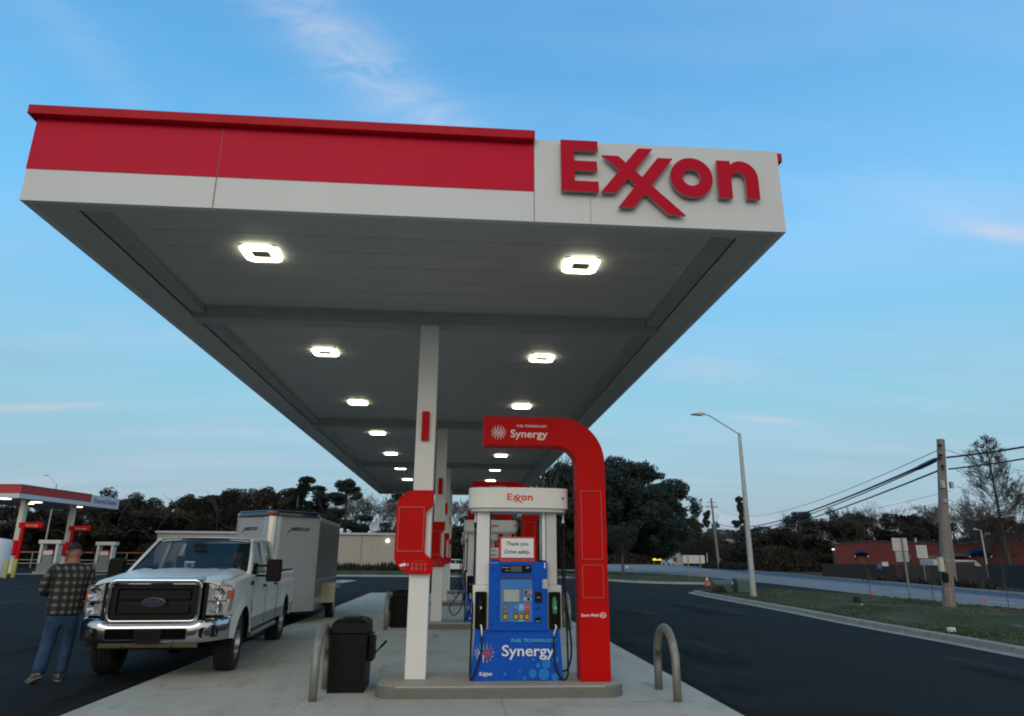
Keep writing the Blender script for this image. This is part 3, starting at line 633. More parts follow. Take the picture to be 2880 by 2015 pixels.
# ------------------------------------------------------------------ red arches
def make_arch():
    ya, yb_ = 9.06, 9.36
    zb, zt, xl, xo, xi = 3.055, 3.445, .30, 1.925, 1.545; ro, ri = .60, .235
    pl = [(xl, zb), (xl, zt)] + [(p[0], p[1]) for p in arc(xo - ro, zt - ro, ro, 90, 0, 14)] + [(xo, .15), (xi, .15)] + arc(xi - ri - .02, zb - ri - .02, ri + .02, 0, 90, 12)
    th = thing('pump_arch', 'x', 'arch sign', (0, 0, 0), 0, 'red arches over the pumps')
    b = MB(); b.prism(pl, ya, yb_, 'y', 0, 0); ar = b.build('arch_frame', [RED], th, bevel=.008, bseg=2)
    b = MB(); b.box(xl - .008, xl + .05, ya - .004, yb_ + .004, zb - .015, zt + .004)
    b.build('end_cap', RED, th, bevel=.004)
    for (z0, z1) in ((1.59, 2.47), (1.12, 1.53)):
        b = MB(); b.ring(rrect(1.585, 1.865, z0, z1, .01), rrect(1.60, 1.85, z0 + .015, z1 - .015, .01), ya - .014, ya - .0005, 'y', 0); b.ring(rrect(1.6005, 1.8495, z0 + .0155, z1 - .0155, .01), rrect(1.605, 1.845, z0 + .020, z1 - .020, .01), ya - .003, ya - .0005, 'y', 1); b.ring(rrect(1.581, 1.869, z0 - .004, z1 + .004, .01), rrect(1.5845, 1.8655, z0 - .0005, z1 + .0005, .01), ya - .003, ya - .0005, 'y', 1); b.build('panel_frame', [mat('frame_red', (.62, .03, .02), .4), mat('gap_red', (.12, .004, .004), .7)], ar, bevel=.003)
    b = MB(); y = ya - .0005
    b.text('Synergy', .655, 3.165, .100, y, width=.50, bold=.012); b.text('FUEL TECHNOLOGY', .74, 3.305, .030, y, width=.41, bold=.012)
    b.build('arch_lettering', TXTW, ar); b = MB()
    starburst(b, .495, 3.225, .098, y, lambda t_, r_: 0, .003)
    b.build('arch_emblem', TXTW, ar)
    b = MB(); b.text('Exxon', 1.57, .905, .032, y, width=.105, bold=.02); b.text('Mobil', 1.695, .905, .032, y, width=.095, bold=.02)
    b.ring([(1.845 + .04 * math.cos(6.283 * i / 24), .92 + .032 * math.sin(6.283 * i / 24)) for i in range(24)], [(1.845 + .031 * math.cos(6.283 * i / 24), .92 + .024 * math.sin(6.283 * i / 24)) for i in range(24)], y - .002, y, 'y')
    b.text('Esso', 1.845, .909, .022, y, width=.045, align='CENTER', bold=.02)
    b.build('small_lettering', TXTW, ar)
    b = MB(); b.box(1.70, 1.76, ya + .1, yb_ - .1, 2.9, 3.0); b.box(.9, 1.0, ya + .05, ya + .06, zb - .001, zb)
    b = MB()
    for x in (.88, 1.0, 1.08, 1.18): b.disc((x, ya + .1), .01, zt - .001, zt + .012, 'z', 8)
    b.build('cap_bolt', STEEL, ar)
    return th
arch = make_arch(); an = ['tall red arch with white lettering curving over the nearest pump', 'second red arch from the front, its top showing above the nearest pump', 'third red arch from the front, seen through the pumps', 'farthest red arch at the back of the line']
for k in range(4):
    o = arch if k == 0 else dup(arch, (0, DC * k, 0)); o['label'] = an[k]
# ------------------------------------------------------------------ red service panels on the columns
def make_service():
    th = thing('service_panel', 'x', 'service panel', (0, 0, 0), 0, 'red service panels on the columns')
    x0, x1, z0, z1 = -.825, -.345, 1.40, 2.46
    pl = arc(x0 + .24, z1 - .24, .24, 180, 90, 8) + [(x1, z1), (x1, 2.27), (-.44, 2.18), (-.44, 1.66), (x1 + .02, 1.57), (x1 + .02, z0)] + arc(x0 + .24, z0 + .24, .24, 270, 180, 8)
    yf = 9.20
    b = MB(); b.prism(pl, yf, 9.288, 'y'); pn_ = b.build('panel_shell', RED, th, bevel=.008)
    b = MB(); b.ring(rrect(-.795, -.455, 1.67, 2.245, .01), rrect(-.778, -.472, 1.69, 2.225, .01), yf - .015, yf - .0004, 'y', 0); b.ring(rrect(-.7775, -.4725, 1.6905, 2.2245, .01), rrect(-.773, -.477, 1.695, 2.22, .01), yf - .003, yf - .0004, 'y', 1); b.build('panel_frame', [mat('frame_red', (.62, .03, .02), .4), mat('gap_red', (.12, .004, .004), .7)], pn_, bevel=.003)
    b = MB(); y = yf - .0005
    b.prism([(-.755, 1.515), (-.69, 1.535), (-.66, 1.525), (-.67, 1.50), (-.74, 1.488)], y - .002, y, 'y', 0); b.prism([(-.645, 1.54), (-.635, 1.51), (-.645, 1.49)], y - .002, y, 'y', 0)
    b.text('Use', -.70, 1.56, .014, y, align='CENTER', mi=1); b.text('wiper bucket', -.70, 1.462, .012, y, align='CENTER', mi=1, width=.09)
    b.text('No smoking', -.50, 1.56, .013, y, align='CENTER', mi=1, width=.13)
    for j, z in enumerate((1.522, 1.467)):
        for i in range(4):
            x = -.588 + i * .056; m_ = 1 if j == 0 else (2 if i < 2 else (3 if i == 2 else 1))
            b.ring([(x + .015 * math.cos(6.283 * q / 14), z + .016 * math.sin(6.283 * q / 14)) for q in range(14)], [(x + .010 * math.cos(6.283 * q / 14), z + .011 * math.sin(6.283 * q / 14)) for q in range(14)], y - .002, y, 'y', m_)
            b.add([(x - .011, y - .0025, z - .008), (x - .008, y - .0025, z - .011), (x + .011, y - .0025, z + .008), (x + .008, y - .0025, z + .011)], [(0, 1, 2, 3)], m_)
            b.box(x - .013, x + .013, y - .002, y, z - .026, z - .022, 1)
    b.build('pictograms', [TXTW, mat('dim_ink', (.45, .14, .15), .6), mat('lilac_ink', (.34, .22, .34), .6), mat('olive_ink', (.30, .16, .02), .6)], pn_)
    return th
serv = make_service(); sn = ['nearest red service panel, with pictograms, on the first white column', 'second red service panel, half hidden behind the first column', 'third red service panel from the front', 'farthest red service panel']
for k in range(4):
    o = serv if k == 0 else dup(serv, (0, DC * k, 0)); o['label'] = sn[k]
# ------------------------------------------------------------------ hoop bollards and bins
b = MB(); b.tube([(0, -.39, 0), (0, -.39, .32), (0, -.385, .5)] + [(0, .0 - .385 * math.cos(R(a)), .40 + .365 * math.sin(R(a))) for a in range(18, 180, 9)] + [(0, .385, .45), (0, .39, .3), (0, .39, 0)], .05, 14)
hoop = b.build('hoop_bollard', GALV, smooth=True); tag(hoop, 'x', 'bollard', 'steel hoop bollards guarding the islands')
on = ['nearest', 'second', 'third', 'farthest']; first = True
for k in range(4):
    for side, x, yy in (('left', -1.62, 9.13), ('right', 2.6, 8.97)):
        o = hoop if first else hoop.copy()
        if not first: C.objects.link(o)
        first = False; o.location = (x, yy + DC * k, .014)
        o['label'] = (f'nearest steel hoop bollard, beside the black bin' if side == 'left' else 'nearest steel hoop bollard, right of the red arch') if k == 0 else f'{on[k]} steel hoop bollard on the {side} side of the islands'
def make_bin():
    th = thing('waste_bin', 'x', 'waste bin', (0, 0, 0), 0, 'black waste bins beside the hoops')
    def fr(x0, x1, y0, y1, z0, z1, tp): return [(x0, y0, z0), (x1, y0, z0), (x1, y1, z0), (x0, y1, z0), (x0 + tp, y0 + tp, z1), (x1 - tp, y0 + tp, z1), (x1 - tp, y1 - tp, z1), (x0 + tp, y1 - tp, z1)]
    Q = [(0, 1, 5, 4), (1, 2, 6, 5), (2, 3, 7, 6), (3, 0, 4, 7), (4, 5, 6, 7), (0, 3, 2, 1)]
    b = MB(); b.add(fr(-.22, .22, 0, .58, 0, .665, -.006), Q); b.ring(rrect(-.18, .18, .10, .62, .03), rrect(-.165, .165, .115, .605, .03), -.010, .001, 'y')
    b.build('bin_body', BLACK, th, bevel=.012)
    b = MB(); b.add(fr(-.228, .228, -.008, .588, .672, .80, .012), Q); b.add(fr(-.21, .21, .01, .57, .801, .835, .045), Q); b.add(fr(-.11, .13, .1, .45, .836, .856, .02), Q); b.build('bin_lid', BLACK, th, bevel=.014)
    b = MB(); b.box(.232, .30, .12, .42, .34, .62); b.box(.232, .27, .10, .44, .62, .66); b.build('washer_bucket', BLACK, th, bevel=.01)
    b = MB(); b.tube([(.25, .28, .36), (.44, .2, .56)], .010, 8); b.tube([(.38, .225, .497), (.45, .196, .57)], .015, 8); b.build('squeegee_handle', BLACK, th)
    return th
bn = make_bin(); bl = ['nearest black waste bin with a squeegee sticking out', 'second black waste bin, behind the first white column', 'third black waste bin from the front', 'farthest black waste bin']
for k in range(4):
    o = bn if k == 0 else dup(bn); o.location = (-1.33, 9.22 + DC * k, .014); o['label'] = bl[k]
# ------------------------------------------------------------------ pickup truck (local: front bumper at y=0 facing -Y, x to the driver's side)
PAINT = mat('truck_white', (.72, .71, .67), .32, nscale=3, namt=.04, coat=.3, spec=.4)
LOWER = mat('truck_grey', (.22, .22, .215), .35, nscale=3, namt=.05, coat=.4)
HLENS = mat('headlight_lens', (.40, .41, .42), .16, .4, nscale=30, namt=.5, coat=.4)
AMBER = mat('amber_lens', (.65, .12, .02), .2, coat=.6)
GRILLE = mat('grille_black', (.008, .008, .008), .5, nscale=40, namt=.3, spec=.15)
SEAT = mat('seat_cloth', (.05, .055, .06), .9)
TW = R(4.6); TC = Vector((-4.06, 10.02, 0))
truck = thing('pickup_truck', 'white crew cab pickup truck with chrome bumper towing the grey trailer', 'pickup truck', TC, TW)
WF, WR, WRAD = 1.02, 4.92, .415      # axles
def lerp(a, b_, t_): return a + (b_ - a) * t_
def interp(P, x):
    if x <= P[0][0]: return P[0][1]
    for (x0, y0), (x1, y1) in zip(P, P[1:]):
        if x <= x1: return y0 + (y1 - y0) * (x - x0) / (x1 - x0)
    return P[-1][1]
ARF, ARR = .50, .49
def zbot(y):
    z = .50 if y > .6 else .50
    for c_, a_ in ((WF, ARF), (WR, ARR)):
        d = abs(y - c_)
        if d < a_: z = max(z, .40 + math.sqrt(a_ * a_ - d * d))
    return z
TOP = [(.22, 1.19), (.5, 1.24), (1.0, 1.28), (1.5, 1.31), (2.0, 1.325), (3.95, 1.325), (3.99, 1.30), (6.0, 1.32)]
def xhalf(y, z):
    f_ = .955 - .012 * max(0, (.75 - z)) - .10 * max(0, z - 1.02) ** 1.2
    f_ -= .035 * math.exp(-((z - .98) / .05) ** 2) * 0
    if y < .9: f_ -= .085 * ((.9 - y) / .7) ** 2
    for c_, a_ in ((WF, ARF), (WR, ARR)):     # flared arches
        d = math.hypot(y - c_, z - .40)
        f_ += .035 * math.exp(-((d - a_ - .02) / .09) ** 2)
    if 1.55 < y < 3.9 or y > 4: f_ -= .01 * math.exp(-((z - .90) / .04) ** 2)
    return f_
ysamp = sorted(set([.22 + i * .06 for i in range(97)] + [WF + ARF * math.cos(R(a)) for a in range(0, 181, 8)] + [WR + ARR * math.cos(R(a)) for a in range(0, 181, 8)] + [5.98]))
ysamp = [y for y in ysamp if y <= 5.99]
for s in (-1, 1):
    b = MB(); NV = 14; v = []
    for y in ysamp:
        z0, z1 = zbot(y), interp(TOP, y)
        for j in range(NV + 1):
            z = lerp(z0, z1, j / NV); v.append((s * xhalf(y, z), y, z))
        v.append((s * (xhalf(y, z1) - .05), y, z1 + .018)); v.append((s * (xhalf(y, z1) - .12), y, z1 + .02))
    K = NV + 3; f = []; mi = []
    for i in range(len(ysamp) - 1):
        for j in range(K - 1):
            q = (i * K + j, (i + 1) * K + j, (i + 1) * K + j + 1, i * K + j + 1)
            zc = sum(v[k][2] for k in q) / 4; f.append(q if s < 0 else tuple(reversed(q))); mi.append(1 if zc < .70 and ysamp[i] > 1.4 and not (abs(ysamp[i] - WR) < .0) else 0)
    b.add(v, f); b.m = mi
    b.build('side_panel', [PAINT, LOWER], truck, smooth=True)
    # wheel arch lips and inner wells
    for c_, a_ in ((WF, ARF), (WR, ARR)):
        b = MB(); b.tube([(s * (xhalf(c_ + a_ * math.cos(R(a)), .4 + a_ * math.sin(R(a))) - .005), c_ + a_ * math.cos(R(a)), .40 + a_ * math.sin(R(a))) for a in range(8, 173, 6)], .014, 6); b.build('arch_lip', PAINT, truck, smooth=True)
        b = MB(); n_ = 14; v = []
        for i in range(n_ + 1):
            a = R(180 * i / n_); 
            for x in (.50, .945): v.append((s * x, c_ + (a_ + .02) * math.cos(a), .40 + (a_ + .02) * math.sin(a)))
        b.add(v, [(2 * i, 2 * i + 1, 2 * i + 3, 2 * i + 2) for i in range(n_)]); b.build('wheel_well', BLACK, truck)
    # door shut lines, handles
    b = MB()
    for yl in (1.62, 2.78, 3.86, 4.0):
        pts = [(s * (xhalf(yl, z) + .0015), yl, z) for z in [.52 + k * .08 for k in range(10)] + [1.3]]
        if yl < 4.2: b.tube(pts, .004, 4)
    b.build('shut_line', mat('gap_dark', (.03, .03, .03), .8), truck)
    for yl in (2.56, 3.62):
        b = MB(); b.box(s * .955 - .02, s * .955 + .02, yl - .10, yl + .10, 1.105, 1.145); b.build('door_handle', BLACK, truck, bevel=.01)
    b = MB(); b.tube([(s * .93, 1.75, .42), (s * .93, 3.95, .42)], .045, 10); b.tube([(s * .93, 1.9, .42), (s * .6, 1.9, .48)], .02, 6); b.tube([(s * .93, 3.7, .42), (s * .6, 3.7, .48)], .02, 6); b.build('side_step', mat('step_steel', (.25, .25, .25), .35, .8), truck)
    # mirror
    b = MB(); b.prism(rrect(s * 1.205 - .115, s * 1.205 + .115, 1.21, 1.56, .04), 1.80, 1.93, 'y'); mr_ = b.build('mirror', BLACK, truck, bevel=.02)
    b = MB(); b.prism(rrect(s * 1.205 - .095, s * 1.205 + .095, 1.29, 1.54, .03), 1.9305, 1.934, 'y'); b.build('mirror_glass', CHROME, mr_)
    b = MB(); b.box(min(s * .90, s * 1.1), max(s * .90, s * 1.1), 1.84, 1.89, 1.44, 1.475); b.box(min(s * .90, s * 1.1), max(s * .90, s * 1.1), 1.84, 1.89, 1.285, 1.32); b.box(min(s * .885, s * .93), max(s * .885, s * .93), 1.80, 1.95, 1.26, 1.50); b.build('mirror_arm', BLACK, mr_, bevel=.008)
    # fender badge
    b = MB(); b.box(s * .962 - .004, s * .962 + .004, 1.42, 1.60, 1.17, 1.23); b.build('fender_vent', BLACK, truck, bevel=.003)
    if s > 0:
        b = MB(); b.add([(.985, 1.50, .78), (.985, 1.545, .74), (.985, 1.56, .80), (.985, 1.53, .87)], [(0, 1, 2, 3)]); b.text('6.7', 1.44, .90, .05, .978, ax='yz', depth=.004); b.build('fender_badge', BLACK, truck)
# hood, with a raised centre
def hood(u, v):
    y = lerp(.10, 1.50, v); x = lerp(-1, 1, u); hw = lerp(.80, .86, v)
    z = interp([(.10, 1.255), (.16, 1.30), (.3, 1.325), (.8, 1.375), (1.5, 1.42)], y)
    ax_ = abs(x)
    z -= .045 * max(0, (ax_ - .72) / .28) ** 2 * (1.3 if y > .3 else 1) + .018 * math.exp(-((ax_ - .60) / .07) ** 2) * min(1, y)
    return (x * hw, y, z)
b = MB(); b.grid(hood, 40, 24); b.build('hood', PAINT, truck, smooth=True)
b = MB(); b.box(-.80, .80, 1.46, 1.62, 1.365, 1.385); b.build('cowl', BLACK, truck)
for s in (-1, 1):      # strip between hood and fender top
    b = MB(); b.grid(lambda u, v: (s * lerp(lerp(.79, .85, v), .93 - .08 * (1 - v) ** 2, u), lerp(.12, 1.5, v), lerp(interp([(.1, 1.205), (.3, 1.275), (1.5, 1.36)], lerp(.12, 1.5, v)), interp(TOP, lerp(.22, 1.5, v)) - .05 * (1 - v) ** 3, u)), 8, 14); b.build('fender_top', PAINT, truck, smooth=True)
b = MB(); b.box(-.90, .90, .30, 1.4, .55, .60); b.box(-.55, .55, .30, 6.0, .38, .55); b.box(-.86, .86, .30, .36, .55, 1.22); b.build('chassis', BLACK, truck)
# grille
Y = .045
b = MB(); b.ring(rrect(-.600, .600, .742, 1.300, .10), rrect(-.552, .552, .778, 1.232, .07), Y - .035, Y + .10, 'y'); gf = b.build('grille_surround', CHROME, truck, bevel=.02, bseg=3)
b = MB(); b.grid(lambda u, v: (lerp(-.585, .585, u) * (1 - .01 * v), Y + .02 + .16 * v, 1.298 + .018 * v + .004 * math.sin(3.1 * v)), 12, 5); b.build('grille_top', CHROME, gf, smooth=True)
b = MB(); b.prism(rrect(-.552, .552, .778, 1.232, .06), Y + .045, Y + .05, 'y')
b.build('grille_mesh', mat('grille_back', (.008, .008, .008), .8), gf)
b = MB(); b.ring(rrect(-.550, .550, .780, 1.230, .06), rrect(-.475, .475, .84, 1.17, .03), Y - .005, Y + .04, 'y')
b.prism(rrect(-.45, .45, 1.035, 1.150, .015), Y - .008, Y + .03, 'y'); b.prism(rrect(-.45, .45, .86, .970, .015), Y - .008, Y + .03, 'y')
b.build('grille_bar', GRILLE, gf, bevel=.006)
b = MB(); b.disc((0, 1.005), .152, Y - .035, Y - .010, 'y', 32, 1, 1, .062); b.disc((0, 1.005), .138, Y - .042, Y - .0355, 'y', 32, 0, 0, .050); b.text('Ford', -.085, .985, .055, Y - .0425, width=.17, depth=.004, shear=.35, bold=.01, mi=1); b.build('oval_badge', [mat('badge_blue', (.008, .02, .06), .25), CHROME], gf)
for s in (-1, 1):
    q = lambda x0, x1: (min(s * x0, s * x1), max(s * x0, s * x1))
    x0, x1 = q(.615, .665); b = MB(); b.prism([(x0, .80), (x1, .80), (x1, 1.22), (x0, 1.25)], Y + .03, Y + .12, 'y'); b.build('grille_nostril', GRILLE, truck, bevel=.008)
    pl = [(.672, .845), (.885, .835), (.925, .90), (.935, 1.17), (.90, 1.205), (.672, 1.225)]
    b = MB(); n_ = len(pl); v = [(s * x, Y + .05 + max(0, x - .70) ** 1.5 * 1.2, z) for x, z in pl] + [(s * x, Y + .30, z) for x, z in pl]
    b.add(v, [tuple(range(n_)), tuple(reversed(range(n_, 2 * n_)))] + [(i, (i + 1) % n_, n_ + (i + 1) % n_, n_ + i) for i in range(n_)])
    hl = b.build('headlight', HLENS, truck, bevel=.012)
    def hy(x): return Y + .05 + max(0, x - .70) ** 1.5 * 1.2
    b = MB(); xx_ = s * .79; b.lathe([(.001, .05), (.05, .03), (.075, .0), (.085, -.004)], (xx_, hy(.79) - .012, 1.10), 'y', 20); b.lathe([(.001, .04), (.05, .025), (.075, 0), (.082, -.004)], (xx_ - s * .01, hy(.79) - .012, .93), 'y', 20); b.build('reflector', CHROME, hl, smooth=True)
    x0, x1 = q(.672, .905); b = MB(); b.box(x0, x1, Y + .03, Y + .10, 1.005, 1.022); b.build('light_divider', mat('dark_chrome', (.2, .2, .22), .2, .9), hl)
    b = MB(); b.add([(s * .895, hy(.895) - .006, 1.03), (s * .937, hy(.937) - .004, 1.03), (s * .937, hy(.937) - .004, 1.15), (s * .895, hy(.895) - .006, 1.15), (s * .955, .32, 1.03), (s * .955, .32, 1.15)], [(0, 1, 2, 3), (1, 4, 5, 2)]); b.build('side_marker', AMBER, hl)
# bumper: lofted chrome bar, openings cut as dark insets
def bump(u, v):
    x = lerp(-.945, .945, u); ax_ = abs(x) * 1.04
    y = -.0 + .30 * max(0, (ax_ - .62) / .365) ** 2.2
    P = [(0, .062, .495), (.12, .012, .508), (.3, 0, .55), (.62, 0, .655), (.78, .005, .70), (.88, .035, .725), (1, .16, .735)]
    k = v * (len(P) - 1)
    a = min(int(k), len(P) - 2); tt = k - a
    dy = lerp(P[a][1], P[a + 1][1], tt); z = lerp(P[a][2], P[a + 1][2], tt)
    rise = .075 / (1 + math.exp(-(ax_ - .60) / .025)); z += rise * v * v
    z += .02 * (1 - v) * max(0, (ax_ - .6) / .38)
    return (x, y + dy - .02, z)
b = MB(); b.grid(bump, 80, 12); bp = b.build('front_bumper', CHROME, truck, smooth=True)
so_ = bp.modifiers.new('s', 'SOLIDIFY'); so_.thickness = .01; so_.offset = 1
b = MB(); b.prism(rrect(-.53, .47, .545, .665, .03), -.034, -.021, 'y'); b.ring(rrect(-.545, .485, .53, .68, .035), rrect(-.53, .47, .545, .665, .03), -.040, -.021, 'y', 1); b.build('bumper_intake', [mat('intake_black', (.003, .003, .003), .8, spec=.05), CHROME], bp)
b = MB(); b.box(-.165, .165, -.050, -.041, .50, .665); b.ring(rrect(-.12, -.02, .56, .64, .01), rrect(-.105, -.035, .575, .625, .008), -.05, -.0455, 'y'); b.ring(rrect(.02, .12, .56, .64, .01), rrect(.035, .105, .575, .625, .008), -.05, -.0455, 'y'); b.build('plate_bracket', BLACK, bp, bevel=.004)
for s in (-1, 1):
    b = MB(); n_ = 0
    pl = rrect(.63, .845, .555, .685, .045); v = []
    for d in (-.0, .03): v += [(s * x, .30 * max(0, (x * 1.04 - .62) / .365) ** 2.2 - .042 + d, z) for x, z in pl]
    n_ = len(pl); b.add(v, [tuple(range(n_)), tuple(reversed(range(n_, 2 * n_)))] + [(i, (i + 1) % n_, n_ + (i + 1) % n_, n_ + i) for i in range(n_)]); fl = b.build('fog_light_bezel', BLACK, bp)
    b = MB(); b.disc((s * .735, .62), .042, -.035, .012, 'y', 16); b.build('fog_light', mat('fog_lens', (.02, .02, .02), .3), fl)
b = MB(); b.box(-.62, .62, .02, .06, .43, .492); b.build('air_dam', mat('dam', (.10, .085, .06), .3, .5), truck, bevel=.01)
for x in (-.3, .3):
    b = MB(); b.tube([(x, -.03, .46), (x, -.045, .44), (x, .0, .41), (x, .05, .43)], .012, 6); b.build('tow_hook', BLACK, bp)
# greenhouse
A0, A1, BR, RR, RB = 1.52, 2.26, 2.86, 3.72, 4.02        # windscreen base, roof front, B post, roof rear
zb_, zr = 1.345, 1.875
def roof(u, v):
    y = lerp(A1 - .05, RR + .06, v); x = lerp(-1, 1, u); hw = .715 - .02 * v
    return (x * hw, y, 1.862 + .045 * (1 - x * x) ** .8 + .02 * math.sin(math.pi * min(1, v * 1.02)) - (.02 if v in (0, 1) else 0))
b = MB(); b.grid(roof, 20, 16); rf = b.build('roof', PAINT, truck, smooth=True)
sr = rf.modifiers.new('s', 'SOLIDIFY'); sr.thickness = .03
def post(name, pts, r, m_=PAINT, ell=1.0): b = MB(); b.tube(pts, r, 8, ell=ell); return b.build(name, m_, truck, smooth=True)
for s in (-1, 1):
    post('windscreen_pillar', [(s * .885, A0 - .04, zb_ - .02), (s * .83, A0 + .3, 1.56), (s * .745, A1 - .03, 1.845)], [.045, .036, .034])
    post('roof_rail', [(s * .738, A1 - .05, 1.852), (s * .728, (A1 + RR) / 2, 1.875), (s * .718, RR + .05, 1.855)], [.036, .04, .036])
    post('door_pillar', [(s * .885, BR, zb_ - .03), (s * .735, BR + .03, 1.86)], [.045, .04])
    post('rear_pillar', [(s * .885, RB - .08, zb_ - .03), (s * .72, RR + .02, 1.85)], [.10, .06])
    b = MB()
    def side(u, v, ya0, ya1, yb0, yb1): y = lerp(lerp(ya0, yb0, v), lerp(ya1, yb1, v), u); return (s * lerp(.882, .735, v), y, lerp(zb_ - .01, zr - .03, v))
    b.grid(lambda u, v: side(u, v, A0 + .12, BR - .04, A1 + .02, BR), 4, 4); b.build('side_window', mat('side_glass', (.01, .015, .02), .04, alpha=.5, spec=.7), truck)
    b = MB(); b.grid(lambda u, v: side(u, v, BR + .05, RB - .16, BR + .07, RR - .05), 4, 4); b.build('side_window', MATS['side_glass'], truck)
    b = MB(); b.tube([(s * .89, A0 + .05, zb_), (s * .892, RB - .05, zb_)], .012, 6); b.build('window_seal', BLACK, truck)
def ws(u, v):
    x = lerp(-1, 1, u); hw = lerp(.85, .715, v); return (x * hw, lerp(A0 - .02, A1 - .01, v) - .07 * (1 - x * x) * (1 - .4 * v), lerp(1.375, 1.862, v) + .02 * (1 - x * x) * v)
b = MB(); b.grid(ws, 16, 8); b.build('windscreen', mat('windscreen_glass', (.008, .03, .032), .03, alpha=.50, spec=.7), truck, smooth=True)
b = MB()
for P in ([ws(0, k / 8) for k in range(9)], [ws(1, k / 8) for k in range(9)], [ws(k / 16, 1) for k in range(17)], [ws(k / 16, 0) for k in range(17)]): b.tube([(p[0] * .995, p[1] + .004, p[2]) for p in P], .016, 6)
b.build('windscreen_seal', BLACK, truck)
for x0_ in (-.55, .1):
    b = MB(); b.tube([(x0_ + .55, 1.40, 1.385), (x0_, 1.475, 1.41)], .009, 6); b.tube([(x0_ - .1, 1.47, 1.425), (x0_ + .38, 1.40, 1.405)], .007, 6); b.build('wiper', BLACK, truck)
b = MB(); b.grid(lambda u, v: (lerp(-.68, .68, u), lerp(RB - .02, RR + .07, v), lerp(zb_, 1.84, v)), 4, 4); b.build('rear_window', DGLASS, truck)
# cab interior
b = MB(); b.box(-.82, .82, 1.55, 4.0, .60, .66); b.box(-.84, -.80, 1.6, 4.0, .66, 1.3); b.box(.80, .84, 1.6, 4.0, .66, 1.3); b.build('cab_floor', SEAT, truck)
b = MB(); b.grid(lambda u, v: (lerp(-.80, .80, u), lerp(1.50, 1.98, v), 1.365 + .03 * math.sin(v * 3.1)), 8, 6); b.box(-.80, .80, 1.97, 2.0, 1.0, 1.37); b.build('dashboard', mat('dash', (.035, .04, .04), .6), truck)
for x in (-.42, .42):
    b = MB(); b.box(x - .25, x + .25, 2.5, 3.0, .9, 1.02); b.box(x - .24, x + .24, 2.95, 3.08, 1.02, 1.60); b.box(x - .12, x + .12, 2.96, 3.05, 1.61, 1.78); b.build('front_seat', SEAT, truck, bevel=.03)
b = MB(); b.box(-.75, .75, 3.7, 3.82, .9, 1.62); b.build('rear_seat', SEAT, truck, bevel=.03)
b = MB(); b.tube([(.42 + .19 * math.cos(R(a)), 2.17 + .05 * math.sin(R(a)), 1.29 + .17 * math.sin(R(a))) for a in range(0, 361, 18)], .015, 8, cap=False); b.tube([(.42, 2.0, 1.22), (.42, 2.17, 1.29)], .03, 8); b.build('steering_wheel', BLACK, truck)
b = MB(); b.box(-.10, .10, 1.92, 1.935, 1.72, 1.79); b.build('rear_view_mirror', BLACK, truck)
# bed
b = MB(); b.box(-.82, .82, 4.03, 4.07, .62, 1.31); b.box(-.82, .82, 4.07, 5.96, .62, .66); b.box(-.90, .90, 5.95, 6.0, .55, 1.31); b.build('truck_bed', PAINT, truck)
for s in (-1, 1):
    b = MB(); b.box(s * .80 - .02, s * .80 + .02, 4.07, 5.95, .66, 1.30); b.box(s * .85 - .06, s * .85 + .06, 4.02, 5.98, 1.335, 1.352); b.build('bed_rail', BLACK, truck)
    b = MB(); b.box(s * .915 - .03, s * .915 + .03, 5.93, 6.005, .80, 1.22); b.build('tail_light', mat('tail_red', (.35, .01, .01), .2, coat=1), truck)
b = MB(); b.box(-.9, .9, 6.0, 6.1, .5, .66); b.build('rear_bumper', CHROME, truck, bevel=.02)
b = MB(); b.box(.54, .555, 4.15, 4.3, 1.36, 1.37)
